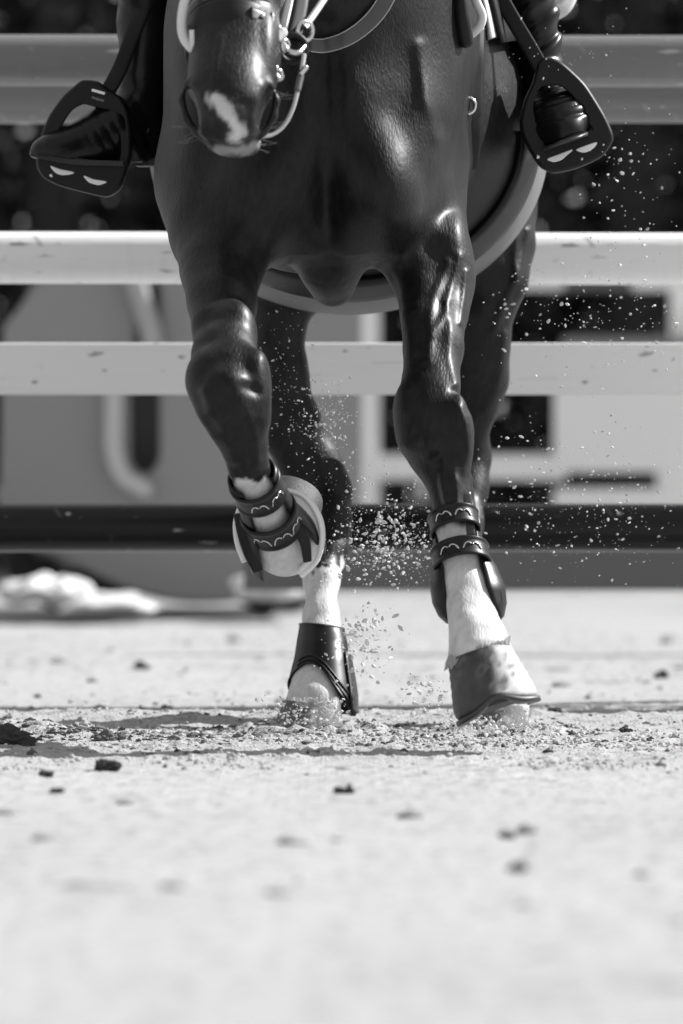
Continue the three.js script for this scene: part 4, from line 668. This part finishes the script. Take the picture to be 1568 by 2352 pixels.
    const [u, v] = toPrint(x, y, z); if (v < 150) d -= 0.0042 * Math.sin(v * 0.10 + u * 0.07 + 5 * noise(x * 13, y * 13, z * 13)) * ss(150, 110, v) * ss(-80, 0, v);
    if (z > -0.24) { const e2 = Math.abs((v - 272 - (u - 1290) * -0.25)) ; d += 0.003 * Math.exp(-((e2 / 5) ** 2)); }
    const sl = (v - lerp(338, 303, ss(1240, 1345, u))) * sc(z); return Math.max(d, sl); });
  const br = part('boot', surfaceNets(fr, [0.22, 1.04, -0.5], [0.56, 1.75, -0.02], 0.0045), M.bootLeather, rider);
  const s2 = part('sole', gridSolid((s, q) => P(lerp(1246, 1350, s), lerp(336, 300, s) + 3, lerp(-0.06, -0.3, q) - 0.045 * Math.pow(Math.abs(s - 0.5) * 2, 3) * (q < 0.5 ? 1 : 0)), (s, q) => P(lerp(1246, 1350, s), lerp(336, 300, s) + 12, lerp(-0.06, -0.3, q) - 0.045 * Math.pow(Math.abs(s - 0.5) * 2, 3) * (q < 0.5 ? 1 : 0)), 16, 10), mat(0.05, 0.35), br);
}
function stirrup(label, z, outer, inner, pads, wording, leather, turn) {
  const t = thing('stirrup', label, 'stirrup', 'stirrups hanging from the saddle'), uc = outer.reduce((a, p) => a + p[0], 0) / outer.length, vc = outer.reduce((a, p) => a + p[1], 0) / outer.length, s = sc(z), L = (p) => new THREE.Vector2((p[0] - uc) * s, (vc - p[1]) * s);
  const smooth = (pts, n) => new THREE.CatmullRomCurve3(pts.map((p) => { const q = L(p); return V3(q.x, q.y, 0); }), true, 'catmullrom', 0.35).getPoints(n).map((p) => new THREE.Vector2(p.x, p.y));
  const sh = new THREE.Shape(smooth(outer, 90)); sh.holes.push(new THREE.Path(smooth(inner, 70)));
  const g = new THREE.ExtrudeGeometry(sh, { depth: 0.014, bevelEnabled: true, bevelSize: 0.0075, bevelThickness: 0.011, bevelSegments: 6, bevelOffset: -0.0065 }); g.translate(0, 0, -0.007);
  const body = new THREE.Group(); t.position.copy(P(uc, vc, z)); t.rotation.y = turn;
  part('frame', g, M.blackMetal, t);
  for (const pad of pads) { const ps = new THREE.Shape(smooth(pad, 40)); const pg = new THREE.ExtrudeGeometry(ps, { depth: 0.005, bevelEnabled: true, bevelSize: 0.001, bevelThickness: 0.001, bevelSegments: 1 }); pg.translate(0, 0, 0.0135); part('tread_pad', pg, mat(0.86, 0.7), t); }
  const bolt = L([(outer[12][0] + outer[11][0]) / 2, (outer[12][1] + outer[11][1]) / 2 - 12]); const bo = part('bolt', new THREE.SphereGeometry(0.004, 10, 6).scale(1, 1, 0.5), M.steel, t); bo.position.set(bolt.x, bolt.y, 0.018);
  if (wording) { const tex = canvasTex(256, 64, (c, w, h) => { c.fillStyle = '#0d0d0d'; c.fillRect(0, 0, w, h); c.fillStyle = '#9a9a9a'; c.font = 'italic bold 50px sans-serif'; c.textAlign = 'center'; c.textBaseline = 'middle'; c.fillText(wording.text, w / 2, h / 2 + 2, w - 10); }); const q = L(wording.at); const pl = part('lettering', new THREE.BoxGeometry(32 * s, 8.5 * s, 0.0012), [0, 1, 2, 3, 4, 5].map((i) => i === 4 ? new THREE.MeshStandardMaterial({ map: tex, roughness: 0.5 }) : M.blackMetal), t); pl.position.set(q.x, q.y, 0.0186); pl.rotation.z = wording.tilt; const q2 = L(wording.bar); const br = part('steel_bar', new THREE.BoxGeometry(31 * s, 6 * s, 0.004), M.steel, t); br.position.set(q2.x, q2.y, 0.0185); br.rotation.z = wording.tilt; }
  const st = part('leather', strap(leather.map((p) => P(...p).sub(t.position)), 0.030, 0.006, V3(0, 0, 1), 24), M.leather, t); st.rotation.y = 0;
  return t;
}
const zoomL = (l) => l.map(([a, b]) => [70.5 + a * 0.2248, 141 + b * 0.2248]), zoomR = (l) => l.map(([a, b]) => [1163 + a * 0.1798, 105.8 + b * 0.1798]);
stirrup('wide black stirrup at left holding the boot whose toe points left', -0.25,
  zoomL([[540, 200], [690, 215], [800, 300], [930, 380], [1000, 520], [1030, 700], [1030, 950], [960, 1200], [900, 1320], [780, 1385], [600, 1350], [300, 1270], [130, 1180], [65, 1050], [110, 780], [190, 570], [330, 370], [450, 260]]),
  zoomL([[400, 470], [540, 400], [720, 450], [830, 470], [900, 540], [950, 700], [960, 950], [905, 1090], [700, 1085], [400, 1060], [130, 1000], [150, 900], [210, 780], [290, 630]]),
  [zoomL([[212, 1080], [300, 1112], [440, 1142], [390, 1160], [320, 1163], [260, 1140]]), zoomL([[552, 1180], [640, 1215], [772, 1238], [720, 1262], [680, 1264], [600, 1238]])],
  { text: 'freejump', at: zoomL([[690, 392]])[0], bar: zoomL([[695, 320]])[0], tilt: -0.27 },
  [[246, 214, -0.25], [275, 160, -0.25], [302, 90, -0.255], [332, 10, -0.25], [352, -60, -0.24]], 0);
stirrup('black stirrup at right seen from the front around the creased boot toe', -0.14,
  zoomR([[400, 220], [480, 160], [600, 170], [740, 250], [1000, 500], [1240, 880], [1345, 1120], [1340, 1240], [1200, 1420], [900, 1560], [620, 1620], [450, 1560], [340, 1420], [215, 1180], [170, 980], [230, 700], [330, 480], [360, 360]]),
  zoomR([[540, 460], [680, 460], [830, 560], [1000, 780], [1100, 980], [1140, 1110], [850, 1235], [480, 1330], [410, 1210], [320, 960], [290, 800], [330, 600], [430, 480]]),
  [zoomR([[522, 1455], [660, 1400], [828, 1338], [760, 1400], [690, 1460], [600, 1483]]), zoomR([[892, 1335], [1000, 1290], [1140, 1246], [1100, 1310], [1020, 1355], [960, 1362]])],
  null, [[1246, 165, -0.13], [1222, 120, -0.135], [1180, 50, -0.15], [1140, -20, -0.17], [1100, -90, -0.19]], 0);

// ───────────────────────── thrown sand ─────────────────────────
{
  seed = 99; const fly = [];
  const puff = (n, u, v, su, sv, z0, z1, s0, s1, keep) => { for (let i = 0; i < n; i++) { const g = () => (rnd() + rnd() + rnd()) / 1.5 - 1; const uu = u + g() * su, vv = v + g() * sv, z = rr(z0, z1); if (keep && !keep(uu, vv)) continue; const p = P(uu, vv, z), s = s0 + (s1 - s0) * Math.pow(rnd(), 4); if (p.y < 0.01) continue; fly.push({ x: p.x, y: p.y, z: p.z, s: [s * rr(0.8, 2), s * rr(0.6, 1), s], rx: rr(0, 6), ry: rr(0, 6), rz: rr(-0.7, 0.7), l: rr(0.45, 0.75) }); } };
  puff(900, 890, 1260, 220, 130, -0.25, 0.35, 0.0005, 0.0032);
  puff(26, 890, 1240, 180, 110, -0.2, 0.35, 0.0028, 0.006);
  puff(520, 880, 1160, 260, 230, -0.3, 0.3, 0.0004, 0.0024);
  puff(260, 745, 960, 120, 140, -0.4, 0.1, 0.0007, 0.0026);
  puff(160, 650, 850, 120, 240, -0.3, 0.1, 0.0006, 0.0022);
  puff(280, 1350, 720, 360, 220, -0.5, 0.4, 0.0008, 0.0034);
  puff(620, 1330, 1150, 360, 260, -0.5, 0.3, 0.0005, 0.0030);
  puff(90, 1440, 430, 180, 260, -0.5, 0.4, 0.0009, 0.0040);
  puff(60, 1250, 120, 330, 160, -0.5, 0.4, 0.0007, 0.0020);
  puff(260, 830, 1470, 120, 130, -0.3, 0.3, 0.0006, 0.0036);
  puff(30, 850, 1480, 90, 110, -0.2, 0.3, 0.003, 0.0062);
  puff(420, 700, 1640, 150, 60, -0.3, 0.1, 0.0006, 0.0034);
  puff(420, 1130, 1670, 150, 45, -0.2, 0.4, 0.0006, 0.0038);
  puff(110, 980, 1590, 80, 80, -0.2, 0.3, 0.0008, 0.0050);
  scatter('flying_sand', pebble(5, 1), fly, 'grains and crumbs of sand thrown up around the legs', 'sand');
}
scene.traverse((o) => { if (o.isMesh) { o.castShadow = true; o.receiveShadow = true; } });
renderer.render(scene, camera);
